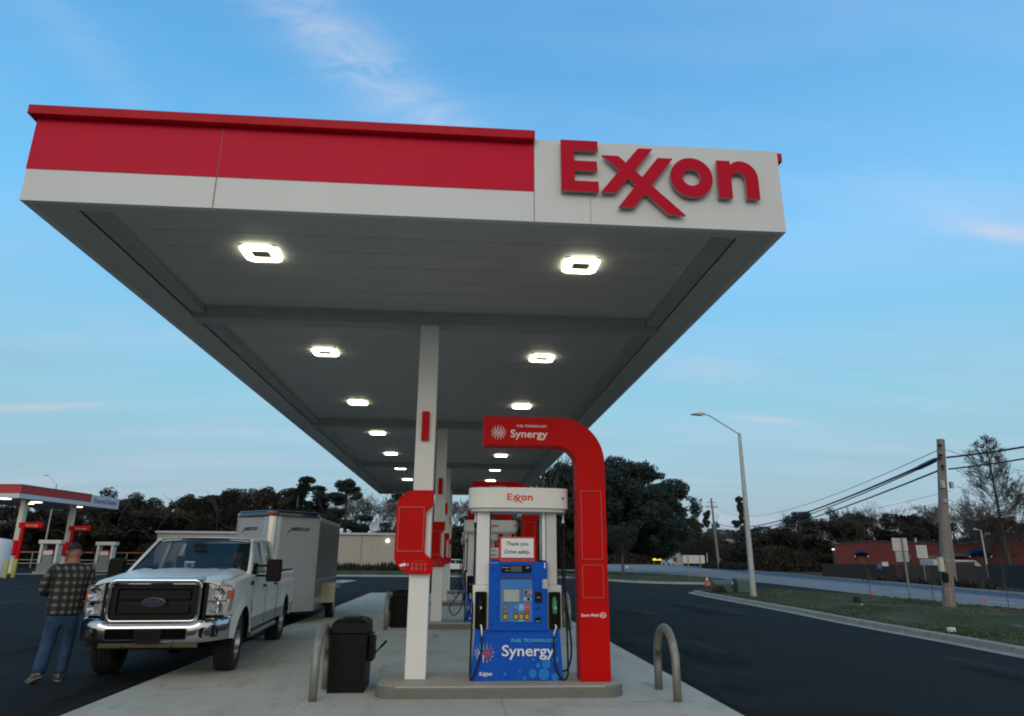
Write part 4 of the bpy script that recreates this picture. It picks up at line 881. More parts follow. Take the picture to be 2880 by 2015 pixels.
# wheels
def wheel(parent, x, y, rad, wd, s, steer=0, seg=40):
    h = wd / 2
    wh = bpy.data.objects.new('wheel', None)
    b = MB(); prof = [(rad * .60, -h * .9), (rad * .80, -h), (rad * .95, -h * .93), (rad, -h * .72)]
    for q in range(-3, 4): prof += [(rad, h * (q * .2 - .03)), (rad * .975, h * (q * .2)), (rad, h * (q * .2 + .03))] if q in (-2, 0, 2) else []
    prof += [(rad, h * .72), (rad * .95, h * .93), (rad * .80, h), (rad * .60, h * .9)]
    b.lathe(prof, (0, 0, 0), 'x', seg)
    for k in range(seg):          # tread blocks
        a = 2 * math.pi * k / seg
        for q in (-1, 1):
            c_, s_ = math.cos(a), math.sin(a); c2, s2 = math.cos(a + .07), math.sin(a + .07)
            v = [(q * h * .45, rad * .985 * c_, rad * .985 * s_), (q * h * .96, rad * .93 * c_, rad * .93 * s_), (q * h * .96, rad * .93 * c2, rad * .93 * s2), (q * h * .45, rad * .985 * c2, rad * .985 * s2)]
            v += [(q * h * .45, rad * 1.012 * c_, rad * 1.012 * s_), (q * h * .98, rad * .965 * c_, rad * .965 * s_), (q * h * .98, rad * .965 * c2, rad * .965 * s2), (q * h * .45, rad * 1.012 * c2, rad * 1.012 * s2)]
            b.add(v, [(4, 5, 6, 7), (0, 1, 5, 4), (1, 2, 6, 5), (2, 3, 7, 6), (3, 0, 4, 7)])
    ty = b.build('wheel', RUBBER, parent, auto=35); ty.location = (x, y, rad); ty.rotation_euler = (0, 0, steer)
    b = MB(); rr_ = rad * .60
    b.lathe([(rr_, -s * h * .0), (rr_, s * h * .88), (rr_ * .93, s * h * .90), (rr_ * .88, s * h * .45), (rr_ * .45, s * h * .35), (rr_ * .40, s * h * .62), (rr_ * .22, s * h * .66), (.001, s * h * .66)], (0, 0, 0), 'x', 32)
    for k in range(8):
        a = 2 * math.pi * k / 8; b.disc((rr_ * .66 * math.cos(a), rr_ * .66 * math.sin(a)), rr_ * .10, s * h * .40, s * h * .52, 'x', 10)
    b.build('rim', mat('wheel_rim', (.42, .42, .42), .3, .85), ty, auto=35)
    b = MB()
    for k in range(8):
        a = 2 * math.pi * (k + .5) / 8; b.disc((rr_ * .66 * math.cos(a), rr_ * .66 * math.sin(a)), rr_ * .11, s * h * .405, s * h * .43, 'x', 10)
    b.build('rim_hole', mat('intake_black', (.003, .003, .003), .8, spec=.05), ty)
    return ty
for s in (-1, 1):
    wheel(truck, s * .80, WF, WRAD, .27, s, R(3)); wheel(truck, s * .80, WR, WRAD, .27, s)
b = MB(); b.tube([(-.7, WF, .38), (.7, WF, .38)], .05, 8); b.tube([(-.7, WR, .40), (.7, WR, .40)], .06, 8); b.lathe([(.001, -.15), (.13, -.08), (.13, .08), (.001, .15)], (.1, WF, .36), 'y', 12); b.build('axle', BLACK, truck)
def tk(x, y, z): return TC + Matrix.Rotation(TW, 3, 'Z') @ Vector((x, y, z))
# things on the dash
b = MB(); b.box(-.075, .075, 0, .004, 0, .12, 0); b.box(-.03, .035, -.002, -.0005, .03, .09, 1); o = b.build('parking_permit', [mat('card_green', (.38, .55, .48), .6), mat('card_dark', (.03, .12, .12), .6)])
o.location = tk(-.06, 1.60, 1.405); o.rotation_euler = (R(-18), 0, TW); tag(o, 'pale green and white card standing on the truck dashboard', 'card')
b = MB(); random.seed(3)
for i in range(9):
    x = -.25 + i * .085; b.add([(x, 0, .002 * i), (x + .13, .01, .01 + .002 * i), (x + .12, .16, .02), (x - .01, .15, .004 + .002 * i)], [(0, 1, 2, 3)])
    b.add([(x, 0, .03 * random.random()), (x + .1, -.005, .03 + .03 * random.random()), (x + .1, .03, .0), (x, .03, 0)], [(0, 1, 2, 3)])
o = b.build('paper', [mat('paper_green', (.35, .52, .45), .6)]); o.location = tk(.20, 1.56, 1.385); o.rotation_euler = (0, 0, TW); tag(o, 'loose pale papers strewn along the truck dashboard', 'papers')
# ------------------------------------------------------------------ trailer
TRG = mat('trailer_skin', (.36, .36, .365), .42, .25, nscale=1.2, namt=.05)
TRD = mat('trailer_side', (.15, .15, .14), .35, .3, nscale=1.2, namt=.08)
PLATE = mat('tread_plate', (.50, .48, .36), .25, .9, nscale=30, namt=.25, bump=.6, bscale=70)
tr = thing('cargo_trailer', 'tall grey enclosed trailer with black roof cap hitched behind the pickup', 'trailer', (-4.66, 18.55, 0), R(2.5))
W2 = 1.03; ZT = 2.57; ZL = .30
nose = [(-W2, 0), (-.10, -.80), (0, -.86), (.10, -.80), (W2, 0)]
b = MB(); b.prism([(-W2, 0), (-.10, -.80), (.10, -.80), (W2, 0)], ZL, ZT, 'z'); b.build('nose', TRG, tr)
b = MB(); b.box(-W2, W2, .002, 4.3, ZL, ZT); b.build('body', TRD, tr)
b = MB(); b.lathe([(.115, ZL), (.115, ZT)], (0, -.765, 0), 'z', 20); b.build('corner_post', mat('polished', (.62, .60, .57), .16, 1), tr, smooth=True)
for s in (-1, 1):
    b = MB(); c0 = Vector((s * .10, -.80)); c1 = Vector((s * W2, 0)); d = (c1 - c0).normalized(); nr = Vector((d.y, -d.x)) * s
    if nr.y > 0: nr = -nr
    def strip_(a0, a1, z0, z1, th_):
        p, q = c0 + d * a0, c0 + d * a1; return [(p.x, p.y), (q.x, q.y), (q.x + nr.x * th_, q.y + nr.y * th_), (p.x + nr.x * th_, p.y + nr.y * th_)]
    b.prism(strip_(.02, .11, 0, 0, .012), ZL, ZT, 'z', 1)
    ln = (c1 - c0).length
    b.prism(strip_(ln - .05, ln, 0, 0, .010), ZL, ZT, 'z', 0)
    for k in range(24):
        z = ZL + .1 + k * .092
        for a0 in (.13,):
            p = c0 + d * a0 + nr * .004; b.box(p.x - .012, p.x + .012, p.y - .012, p.y + .006, z, z + .024, 1)
    b.build('nose_trim', [TRG, mat('trim_alu', (.5, .5, .5), .3, .8)], tr)
    b = MB(); tb = MB(); tb.text('AMERICAN', .0, 2.235, .085, 0, width=.56, depth=.004, shear=.35, bold=.03); tb.prism([(-.10, 2.15), (.0, 2.21), (.05, 2.31), (-.01, 2.25)], -.004, -.001, 'y')
    st = .40 if s > 0 else .38
    def place_(x, y, z):
        a = st + x if s > 0 else ln - .20 - (x + .28) + 0
        if s < 0: a = st + .56 - x
        p = c0 + d * a + nr * (-y + .001); return (p.x, p.y, z)
    b.add([place_(*p) for p in tb.v], tb.f)
    tb = MB(); tb.text('CARGO', .05, 2.13, .05, 0, width=.2, depth=.003); b.add([place_(*p) for p in tb.v], tb.f, 1)
    b.build('lettering', [mat('dark_letter', (.02, .022, .02), .5), mat('pale_letter', (.33, .33, .31), .5)], tr)
b = MB(); zc0 = ZT + .002
cap = [(-W2 - .02, 0), (-W2 + .06, -.12), (-.16, -.86), (0, -.91), (.16, -.86), (W2 - .06, -.12), (W2 + .02, 0)]
b.prism(cap, zc0, zc0 + .10, 'z'); b.prism([(x * .97, y * .95) for x, y in cap], zc0 + .101, zc0 + .14, 'z'); b.build('nose_cap', mat('gloss_black', (.012, .013, .016), .12, coat=1), tr, bevel=.03, bseg=3)
b = MB(); b.grid(lambda u, v: (lerp(-W2, W2, u), lerp(.0, 4.3, v), ZT + .005 + .11 * (1 - (2 * u - 1) ** 2) ** .7), 14, 4); b.build('roof', mat('roof_sheet', (.30, .30, .30), .4, .5), tr, smooth=True)
b = MB()
for s in (-1, 1): b.box(s * W2 - .015, s * W2 + .015, .004, 4.31, ZT - .075, ZT + .03)
b.build('roof_trim', mat('trim_alu', (.5, .5, .5), .3, .8), tr, bevel=.01)
b = MB(); b.lathe([(.001, -.02), (.05, -.015), (.06, 0), (.001, .01)], (0, 0, 0), 'y', 16); b.v = [(x * 2.6, y - .925, z * .5 + ZT + .085) for x, y, z in b.v]; b.build('marker_lamp', mat('amber_dim', (.45, .12, .03), .3), tr, smooth=True)
b = MB(); b.lathe([(.02, 0), (.16, 0), (.17, .12), (.12, .16), (.001, .17)], (.15, 2.2, ZT + .11), 'z', 14); b.build('roof_vent', mat('vent_white', (.4, .45, .48), .4), tr)
for y_ in (.9, 1.8, 2.7, 3.6): b = MB(); b.box(W2 + .0005, W2 + .003, y_, y_ + .012, .61, ZT - .08); b.build('panel_seam', mat('seam_dark', (.06, .06, .06), .6), tr)
for y_ in (.25, .32, 2.2): b = MB(); b.lathe([(.001, W2 + .012), (.02, W2 + .008), (.022, W2)], (0, y_, 1.42), 'x', 10); b.build('marker_lamp', CHROME, tr)
b = MB(); b.box(W2 + .001, W2 + .004, .3, 4.28, 1.0, 1.05); b.box(W2 + .001, W2 + .006, .02, 4.29, ZL, .60)
b.build('rub_rail', mat('trim_alu', (.5, .5, .5), .3, .8), tr)
for s in (-1, 1):      # fender boxes with bright tread plate
    xa, xb = (W2 + .005, W2 + .37) if s > 0 else (-W2 - .37, -W2 - .005)
    b = MB(); b.box(xa, xb, 1.20, 1.22, .42, .92); b.box(xa, xb, 1.22, 2.35, .90, .92); b.box(xb - .012 if s > 0 else xa, xb if s > 0 else xa + .012, 1.22, 2.35, .78, .90); b.build('fender', PLATE, tr, bevel=.004)
    wheel(tr, s * (W2 + .20), 1.78, .34, .21, s)
b = MB(); b.box(-.08, .08, -2.3, -.8, .34, .42); b.tube([(-.5, -.45, .38), (0, -2.0, .38)], .04, 6); b.tube([(.5, -.45, .38), (0, -2.0, .38)], .04, 6); b.tube([(-1.2, 1.78, .34), (1.2, 1.78, .34)], .04, 8); b.box(.28, .34, -.3, -.24, .06, .34); b.build('drawbar', BLACK, tr)
# ------------------------------------------------------------------ people
SKIN = mat('skin', (.27, .115, .085), .7, nscale=20, namt=.08)
def skinned(name, verts, edges, radii, material, parent=None, sub=2, root=0):
    me = bpy.data.meshes.new(name); me.from_pydata([tuple(v) for v in verts], edges, []); me.materials.append(material)
    o = bpy.data.objects.new(name, me); C.objects.link(o)
    if parent: o.parent = parent
    sk = o.modifiers.new('skin', 'SKIN'); sk.use_smooth_shade = True
    for i, r_ in enumerate(radii):
        s_ = me.skin_vertices[0].data[i]; s_.radius = (r_, r_) if not isinstance(r_, tuple) else r_
        s_.use_root = (i == root)
    if sub: sb = o.modifiers.new('sub', 'SUBSURF'); sb.levels = sub; sb.render_levels = sub
    return o
def head_mesh(name, material, parent, c, rot, s=1.0):
    """a head with brow, nose, chin and ears; faces -Y before rotation"""
    b = MB(); NU, NV = 28, 22
    def fn(u, v):
        th_ = 2 * math.pi * u; ph = math.pi * v
        x = math.sin(ph) * math.sin(th_); y = -math.sin(ph) * math.cos(th_); z = math.cos(ph)
        w_ = .077 * (1 - .22 * max(0, -z) ** 1.4); d_ = .098; h_ = .122
        X, Y_, Z = x * w_, y * d_, z * h_
        f_ = max(0, -y) ** 2
        Y_ += f_ * .012 * math.exp(-((Z - .01) / .02) ** 2)              # eye line set back
        Y_ -= .026 * math.exp(-((X / .013) ** 2)) * math.exp(-(((Z + .025) / .022) ** 2)) * (1 if y < 0 else 0)   # nose
        Y_ -= .008 * math.exp(-((X / .03) ** 2)) * math.exp(-(((Z + .068) / .010) ** 2)) * (1 if y < 0 else 0)    # lips
        Y_ -= .012 * math.exp(-((X / .03) ** 2)) * math.exp(-(((Z + .105) / .02) ** 2)) * (1 if y < 0 else 0)     # chin
        return (X * s, Y_ * s, Z * s)
    b.grid(fn, NU, NV)
    for q in (-1, 1): b.tube([(q * .075 * s, .0, -.03 * s), (q * .088 * s, .008 * s, .0), (q * .088 * s, .012 * s, .025 * s), (q * .075 * s, .0, .03 * s)], [.008 * s, .013 * s, .014 * s, .006 * s], 8)
    b.tube([(0, .02 * s, -.06 * s), (0, .03 * s, -.19 * s)], [.052 * s, .060 * s], 14)
    o = b.build(name, material, parent, smooth=True); o.location = c; o.rotation_euler = rot; return o
def plaid():
    M = bpy.data.materials.new('plaid_flannel'); M.use_nodes = True; t_ = M.node_tree; p = t_.nodes['Principled BSDF']; p.inputs['Roughness'].default_value = .9
    tc = t_.nodes.new('ShaderNodeTexCoord'); sp = t_.nodes.new('ShaderNodeSeparateXYZ'); t_.links.new(tc.outputs['Object'], sp.inputs[0])
    def mth(op, a, b_=None):
        n = t_.nodes.new('ShaderNodeMath'); n.operation = op
        for i, v in enumerate((a, b_)):
            if v is None: continue
            if isinstance(v, (int, float)): n.inputs[i].default_value = v
            else: t_.links.new(v, n.inputs[i])
        return n.outputs[0]
    def band(c_, w_): return mth('GREATER_THAN', mth('SINE', mth('MULTIPLY', c_, 6.283 / w_)), .30)
    xx_ = mth('ADD', sp.outputs[0], mth('MULTIPLY', sp.outputs[1], .8))
    a = band(xx_, .088); b_ = band(sp.outputs[2], .094); both = mth('MULTIPLY', a, b_); one = mth('SUBTRACT', mth('ADD', a, b_), mth('MULTIPLY', both, 2))
    m1 = t_.nodes.new('ShaderNodeMix'); m1.data_type = 'RGBA'; t_.links.new(both, m1.inputs[0]); m1.inputs[6].default_value = (.010, .011, .014, 1); m1.inputs[7].default_value = (.16, .145, .09, 1)
    m2 = t_.nodes.new('ShaderNodeMix'); m2.data_type = 'RGBA'; t_.links.new(mth('MULTIPLY', one, .42), m2.inputs[0]); t_.links.new(m1.outputs[2], m2.inputs[6]); m2.inputs[7].default_value = (.055, .055, .06, 1)
    t_.links.new(m2.outputs[2], p.inputs['Base Color'])
    return M
PL = plaid(); JEANS = mat('denim', (.015, .046, .105), .85, nscale=7, namt=.4, detail=3); SHOE = mat('shoe_tan', (.15, .13, .11), .8)
# the man seen from behind, walking away with his hands held in front of him; local +Y is his front
man = thing('person', 'man in a black cap, plaid flannel shirt and blue jeans walking past the pickup', 'person', (-5.29, 10.24, 0), R(22))
J = {'pel': (.02, 0, .90), 'sp1': (.03, .0, 1.04), 'sp2': (.05, .01, 1.22), 'ch': (.06, .01, 1.38), 'nk': (.055, .03, 1.50), 'hd': (.05, .06, 1.60)}
body_v = []; body_e = []; rad = []
def jadd(p, r_, par=None):
    body_v.append(Vector(p)); rad.append(r_)
    if par is not None: body_e.append((par, len(body_v) - 1))
    return len(body_v) - 1
p0 = jadd((-.01, 0, .90), .14); p1 = jadd((.0, .0, 1.06), .14, p0); p2 = jadd((.0, .0, 1.22), .15, p1); p3 = jadd((.0, .0, 1.38), .14, p2); p4 = jadd((-.01, .03, 1.50), .062, p3); p5 = jadd((-.015, .06, 1.62), .07, p4)
for q in (-1, 1):
    sh = jadd((q * .18, .0, 1.40), .07, p3)
    el = jadd((q * (.27 if q < 0 else .235), .03, 1.14), .050, sh); wr = jadd((q * .13, .25, 1.12), .034, el); ha = jadd((q * .09, .32, 1.14), .036, wr)
    hp = jadd((-.01 + q * .09, 0, .86), .095, p0)
    if q < 0: kn = jadd((-.125, .02, .47), .060, hp); an_ = jadd((-.165, -.12, .125), .045, kn); toe = jadd((-.22, -.02, .06), .034, an_)
    else: kn = jadd((.085, .07, .47), .060, hp); an_ = jadd((.06, .03, .09), .045, kn); toe = jadd((.05, .16, .045), .034, an_)
skinned('body', body_v, body_e, rad, SKIN, man, 2)
# jeans
jv = []; je = []; jr = []
def ja(p, r_, par=None):
    jv.append(Vector(p)); jr.append(r_)
    if par is not None: je.append((par, len(jv) - 1))
    return len(jv) - 1
a0 = ja((.0, 0, .98), (.150, .135)); a1 = ja((-.01, -.005, .88), (.165, .15), a0)
l1 = ja((-.10, 0, .76), .118, a1); l2 = ja((-.115, .015, .60), .100, l1); l3 = ja((-.13, .02, .47), .094, l2); l4 = ja((-.15, -.05, .28), .090, l3); l5 = ja((-.168, -.118, .105), .090, l4)
r1 = ja((.095, .01, .76), .118, a1); r2 = ja((.09, .05, .60), .098, r1); r3 = ja((.085, .07, .47), .090, r2); r4 = ja((.075, .05, .28), .084, r3); r5 = ja((.06, .03, .065), .086, r4)
skinned('jeans', jv, je, jr, JEANS, man, 2)
# shirt
sv = []; se = []; sr_ = []
def sa(p, r_, par=None):
    sv.append(Vector(p)); sr_.append(r_)
    if par is not None: se.append((par, len(sv) - 1))
    return len(sv) - 1
s00 = sa((-.01, -.01, .80), (.225, .18)); s0 = sa((-.01, -.01, .88), (.235, .185), s00); s1 = sa((-.005, -.01, 1.0), (.235, .185), s0); s2 = sa((.0, -.005, 1.14), (.24, .185), s1); s3 = sa((.0, -.005, 1.30), (.245, .18), s2); s4 = sa((.0, .0, 1.41), (.16, .125), s3); s5 = sa((-.005, .02, 1.49), (.085, .082), s4)
for q in (-1, 1):
    k_ = 1 if q < 0 else .86; t1 = sa((q * .20, -.005, 1.39), .098, s4); t2 = sa((q * .27 * k_, .01, 1.27), .086, t1); t3 = sa((q * .30 * k_, .05, 1.13), .080, t2); t4 = sa((q * .21 * k_, .17, 1.115), .066, t3); t5 = sa((q * .14, .235, 1.12), .056, t4)
skinned('shirt', sv, se, sr_, PL, man, 2)
hd_ = head_mesh('head', SKIN, man, (-.02, .075, 1.625), (R(20), 0, R(180 + 30)), 1.08)
b = MB(); b.grid(lambda u, v: (.089 * math.cos(6.283 * u) * math.cos(v * 1.57) ** .6, .108 * math.sin(6.283 * u) * math.cos(v * 1.57) ** .6, .025 + .118 * math.sin(v * 1.57)), 28, 10)
b.prism([(.075 * math.cos(R(a)), -.09 - .085 * math.sin(R(a))) for a in range(0, 181, 15)], .028, .036, 'z'); b.build('cap', mat('black_cap', (.012, .012, .013), .9), hd_, smooth=False, auto=40)
b = MB(); b.grid(lambda u, v: (.083 * math.cos(math.pi * u), .012 + .092 * math.sin(math.pi * u), lerp(-.005, .03, v)), 18, 3); b.build('hair', mat('grey_hair', (.10, .08, .07), .9), hd_, smooth=True)
for q, (hx_, hy_, hz_) in ((-1, (-.09, .31, 1.14)), (1, (.09, .31, 1.14))):   # hands closed around a phone in front
    hv = []; he = []; hr = []
    def ha_(p, r_, par=None):
        hv.append(Vector(p)); hr.append(r_)
        if par is not None: he.append((par, len(hv) - 1))
        return len(hv) - 1
    wv = ha_((hx_ + q * -.0, hy_ - .05, hz_ - .01), .026); pm = ha_((hx_, hy_, hz_), (.038, .020), wv)
    for i in range(4):
        ox_ = (-.03 + i * .02); ln_ = (.030, .036, .034, .027)[i]
        k1 = ha_((hx_ + ox_, hy_ + .04, hz_ + .005), .0095, pm); k2 = ha_((hx_ + ox_ - q * .01, hy_ + .04 + ln_, hz_ + .012), .009, k1); ha_((hx_ + ox_ - q * .025, hy_ + .045 + ln_, hz_ - .012), .008, k2)
    k1 = ha_((hx_ - q * .035, hy_ + .0, hz_ + .025), .011, pm); ha_((hx_ - q * .05, hy_ + .03, hz_ + .035), .009, k1)
    skinned('hand', hv, he, hr, SKIN, man, 1)
def shoe(parent, loc, rot):
    b = MB(); b.grid(lambda u, v: (.048 * math.cos(6.283 * u) * (1 - .25 * abs(2 * v - 1) ** 2) * (1 if v < .98 else .2) * (1 if v > .02 else .2), lerp(-.11, .17, v), max(-.045, .045 * math.sin(6.283 * u) * (1 - .35 * v) + (.02 if v < .45 else -.008))), 16, 14)
    b.prism([(.05 * math.sin(R(a)) * (1.0 if 1 else 1), .03 + .142 * math.cos(R(a))) for a in range(0, 360, 15)], -.052, -.040, 'z', 1)
    o = b.build('shoe', [SHOE, mat('shoe_sole', (.2, .19, .17), .8)], parent, smooth=False, auto=50); o.location = loc; o.rotation_euler = rot
shoe(man, (-.19, -.075, .085), (R(-24), 0, R(38))); shoe(man, (.055, .08, .052), (0, 0, R(12)))
# driver
drv = thing('person', 'dark haired driver sitting behind the wheel of the white pickup', 'person', tk(.42, 2.78, 1.0), TW)
dv = []; de = []; drr = []
def da(p, r_, par=None):
    dv.append(Vector(p)); drr.append(r_)
    if par is not None: de.append((par, len(dv) - 1))
    return len(dv) - 1
d0 = da((0, .02, .08), .15); d1 = da((0, .05, .22), (.16, .12), d0); d2 = da((0, .05, .38), (.17, .11), d1); d3 = da((0, .03, .47), .055, d2); d4 = da((0, .02, .52), .05, d3)
for q in (-1, 1):
    e1 = da((q * .19, .04, .38), .065, d2); e2 = da((q * .25, -.16, .20), .05, e1); e3 = da((q * .17, -.44, .31), .036, e2); e4 = da((q * .165, -.54, .33), .035, e3)
    g1 = da((q * .11, -.1, .04), .09, d0); g2 = da((q * .13, -.45, .08), .075, g1)
    for i in range(4):
        da((q * .165 + (i - 1.5) * .018, -.59, .35 - .006 * abs(i - 1.5)), .010, e4)
    da((q * .13, -.56, .36), .010, e4)
skinned('body', dv, de, drr, mat('dark_jacket', (.04, .05, .07), .9), drv, 2)
hd2 = head_mesh('head', SKIN, drv, (0, -.01, .61), (0, 0, R(-12)))
b = MB(); b.grid(lambda u, v: (.088 * math.sin(math.pi * v) * math.cos(math.pi * u), .012 + .105 * math.sin(math.pi * v) * math.sin(math.pi * u) * 1.0, .01 + .130 * math.cos(math.pi * v * .98)), 18, 14)
b.grid(lambda u, v: (.084 * math.cos(math.pi * u), -.0 - .085 * math.sin(math.pi * u) * math.cos(v * 1.5), .055 + .085 * math.sin(v * 1.5)), 14, 6); b.build('hair', mat('dark_hair', (.025, .016, .012), .8), hd2, smooth=True)
# ------------------------------------------------------------------ street lamps, poles, wires, signs
ALU = mat('aluminium_pole', (.40, .40, .39), .5, .3, nscale=4, namt=.12)
WOOD = mat('pole_wood', (.20, .175, .15), .9, nscale=3, namt=.3, stretch=(6, 6, .5), bump=.5, bscale=40)
def street_lamp(x, y, h, base_z, r, arm, label, arm_h=.8, aim=(-1, 0)):
    th = thing('street_lamp', label, 'street lamp', (x, y, base_z))
    b = MB(); b.tube([(0, 0, 0), (0, 0, .02)], r * 1.7, 12); b.tube([(0, 0, .02), (0, 0, h)], [r, r * .55], 16); b.build('pole', ALU, th, auto=50)
    ax_, ay_ = aim
    b = MB(); b.tube([(0, 0, h - .05), (ax_ * arm * .04, ay_ * arm * .04, h - .0), (ax_ * arm * .62, ay_ * arm * .62, h + arm_h * .96), (ax_ * arm * .70, ay_ * arm * .70, h + arm_h), (ax_ * arm * .8, ay_ * arm * .8, h + arm_h)], .028, 8); b.build('arm', ALU, th, smooth=True)
    b = MB(); pr = [(.72, .03), (.78, .06), (.92, .04), (1.0, .0), (.99, -.02), (.80, -.05), (.73, -.02)]
    pr = [(ax_ * arm * p, h + arm_h + q * 1.1) for p, q in pr]
    b.prism(pr, -.13, .13, 'y'); b.tube([(ax_ * arm * .80, 0, h + arm_h + .06), (ax_ * arm * .80, 0, h + arm_h + .12)], .02, 8); hd = b.build('lamp_head', ALU, th, bevel=.012)
    return th
street_lamp(12.43, 29.45, 6.95, .12, .13, 2.15, 'tall aluminium street lamp on the near grass verge, head pointing left', .82)
street_lamp(-53.0, 95, 10.6, 0, .12, 1.9, 'far street lamp rising behind the far canopy at left', 1.1)
street_lamp(at(2212, 1262, 46).x, 46, 3.7, .0, .07, .5, 'short lamp post in front of the right end of the brick building', .05)
pole_b = thing('utility_pole', 'thick wooden utility pole carrying the cables on the near verge', 'utility pole', (16.35, 22.95, .1))
b = MB(); b.tube([(0, 0, -.1), (.25, 0, 2.2), (.72, 0, 5.68)], [.20, .165, .125], 18); b.build('pole', WOOD, pole_b, auto=60)
b = MB(); b.tube([(-.14, -.05, .2), (.06, -.05, 2.2), (.55, -.03, 4.9)], .028, 8); b.build('conduit', mat('conduit', (.1, .11, .12), .6), pole_b)
b = MB()
for z, x in ((.62, .07), (1.55, .18)): b.lathe([(.188, -.012), (.188, .012)], (x, 0, z), 'z', 18)
b.build('metal_band', STEEL, pole_b)
for (z, x, w_, h_, m_) in ((1.18, -.23, .16, .46, mat('box_cream', (.45, .44, .36), .5)), (.85, -.15, .16, .3, BLACK), (3.95, .33, .12, .26, ALU), (3.95, .66, .10, .22, ALU), (3.45, .32, .09, .12, ALU)):
    b = MB(); b.box(x + (.0), x + w_, -.22, -.10, z, z + h_); b.build('equipment_box', m_, pole_b, bevel=.01)
b = MB()
for z, dx in ((5.1, -.17), (4.72, -.16), (5.45, -.14)): b.tube([(.66, -.1, z), (.66 + dx, -.16, z)], .018, 6); b.lathe([(.02, -.04), (.05, -.02), (.05, .02), (.02, .04)], (.66 + dx, -.16, z), 'z', 10)
b.build('insulator', BLACK, pole_b)
PT = Vector((16.35 + .62, 22.9, 5.1))
pole_f = thing('utility_pole', 'slim pale pole behind the thick wooden one, across the road', 'utility pole', (33.1, 45.5, 0))
b = MB(); b.tube([(0, 0, 0), (.42, 0, 7.2)], [.17, .10], 12); b.build('pole', WOOD, pole_f)
pole_c = thing('utility_pole', 'distant utility pole with cross arms standing before the far woods', 'utility pole', (48, 128, -.2))
b = MB(); b.tube([(0, 0, 0), (-.6, 0, 13.0)], [.26, .17], 12); b.build('pole', WOOD, pole_c)
b = MB(); b.box(-1.8, .6, -.05, .05, 11.3, 11.45); b.box(-1.5, .3, -.05, .05, 12.2, 12.32)
for x in (-1.7, -1.1, -.1, .5): b.tube([(x, 0, 11.45), (x, 0, 11.75)], .05, 6)
b.build('cross_arm', WOOD, pole_c)
def wire(name, p, q, sag, r, label, n=24):
    p, q = Vector(p), Vector(q); pts = []
    for i in range(n + 1):
        t_ = i / n; c_ = p.lerp(q, t_); c_.z -= sag * 4 * t_ * (1 - t_); pts.append(c_)
    b = MB(); b.tube(pts, r, 6); return tag(b.build(name, mat('cable_black', (.02, .022, .026), .6)), label, 'cable', 'cables strung along the road')
FAR = Vector((47.2, 128, 6.4))
def far(dx, dz): return FAR + Vector((dx, 0, dz))
wire('cable', (16.9, 22.8, 5.42), far(.2, 5.2), 2.2, .013, 'thin top wire left of the wooden pole')
b0 = wire('cable', (16.82, 22.75, 5.12), far(0, 2.2), 1.7, .042, 'thickest cable left of the wooden pole, second from top')
b = MB(); b.tube([Vector((16.82, 22.75, 5.12)).lerp(Vector((17.6, 25.3, 5.03)), t_) for t_ in (.15, .2, .4, .8, .95, 1.0)], [.04, .075, .085, .085, .07, .04], 10); tag(b.build('cable_splice', mat('cable_black', (.02, .022, .026), .6)), 'black splice case on the cable beside the wooden pole', 'splice case')
wire('cable', (16.82, 22.75, 5.06), far(0, 1.7), 1.75, .026, 'cable lashed just under the thickest one left of the wooden pole')
wire('cable', (16.84, 22.75, 4.72), far(.1, 0.9), 1.5, .032, 'lowest thick cable left of the wooden pole')
wire('cable', (17.0, 22.8, 3.95), far(3, 2.0), 1.0, .006, 'faint upper service wire below the thick cables')
wire('cable', (17.0, 22.8, 3.65), far(3.6, 1.0), 1.0, .006, 'faint lower service wire below the thick cables')
wire('cable', (17.1, 22.85, 5.13), at(2420, 980, 19.0), .05, .032, 'upper thick cable running off right from the wooden pole')
wire('cable', (17.1, 22.85, 4.72), at(2420, 1006, 19.0), .05, .026, 'lower thick cable running off right from the wooden pole')
wire('cable', (17.1, 22.95, 5.45), at(2400, 1075, 34.0), .15, .009, 'thin wire sloping down to the right from the pole top')
wire('cable', tuple(at(2420, 1128, 47)), tuple(at(1930, 1172, 75)), .5, .02, 'single dark wire crossing before the bare trees at right')
# signs
sg_ = thing('road_sign', 'back of a tall two part road sign on one post by the road', 'road sign', (18.62, 28.38, .1))
b = MB(); b.box(-.03, .03, -.03, .03, 0, 2.46); b.build('post', GALV, sg_)
b = MB(); b.box(-.42, .24, .035, .05, 1.92, 2.44); b.build('sign_plate', mat('sign_back', (.48, .48, .47), .5, .3, nscale=6, namt=.08), sg_)
b = MB(); b.box(-.34, .22, .035, .05, 1.48, 1.90); b.build('sign_plate', mat('sign_back_dim', (.36, .38, .38), .5, .3), sg_)
bbs = thing('billboard', 'back of a low wide white sign on two posts beyond the grass', 'sign board', (at(1556, 1262, 62).x, 62, .1)); bbs.scale = (.82, 1, .82)
b = MB(); b.prism(rrect(-1.2, 1.2, 1.45, 2.3, .12), -.04, .04, 'y'); b.build('board', mat('board_white', (.50, .50, .49), .6, nscale=3, namt=.06), bbs)
for x in (-.66, .66): b = MB(); b.box(x - .05, x + .05, -.10, -.045, -.1, 2.25); b.build('post', GALV, bbs)
rs = thing('notice_sign', 'white lettered sign on a thin post before the brick building', 'sign', tuple(at(2080, 1322, 52)))
pz = at(2080, 1252, 52).z - at(2080, 1322, 52).z
b = MB(); b.box(-.04, .04, 0, .05, 0, pz + .9); b.build('post', GALV, rs)
b = MB(); b.box(-.42, .42, -.03, -.001, pz, pz + .95)
for i, s_ in enumerate(('TRUCK', 'ROUTE', 'ONLY')): b.text(s_, 0, pz + .68 - i * .28, .14, -.031, align='CENTER', mi=1, depth=.004)
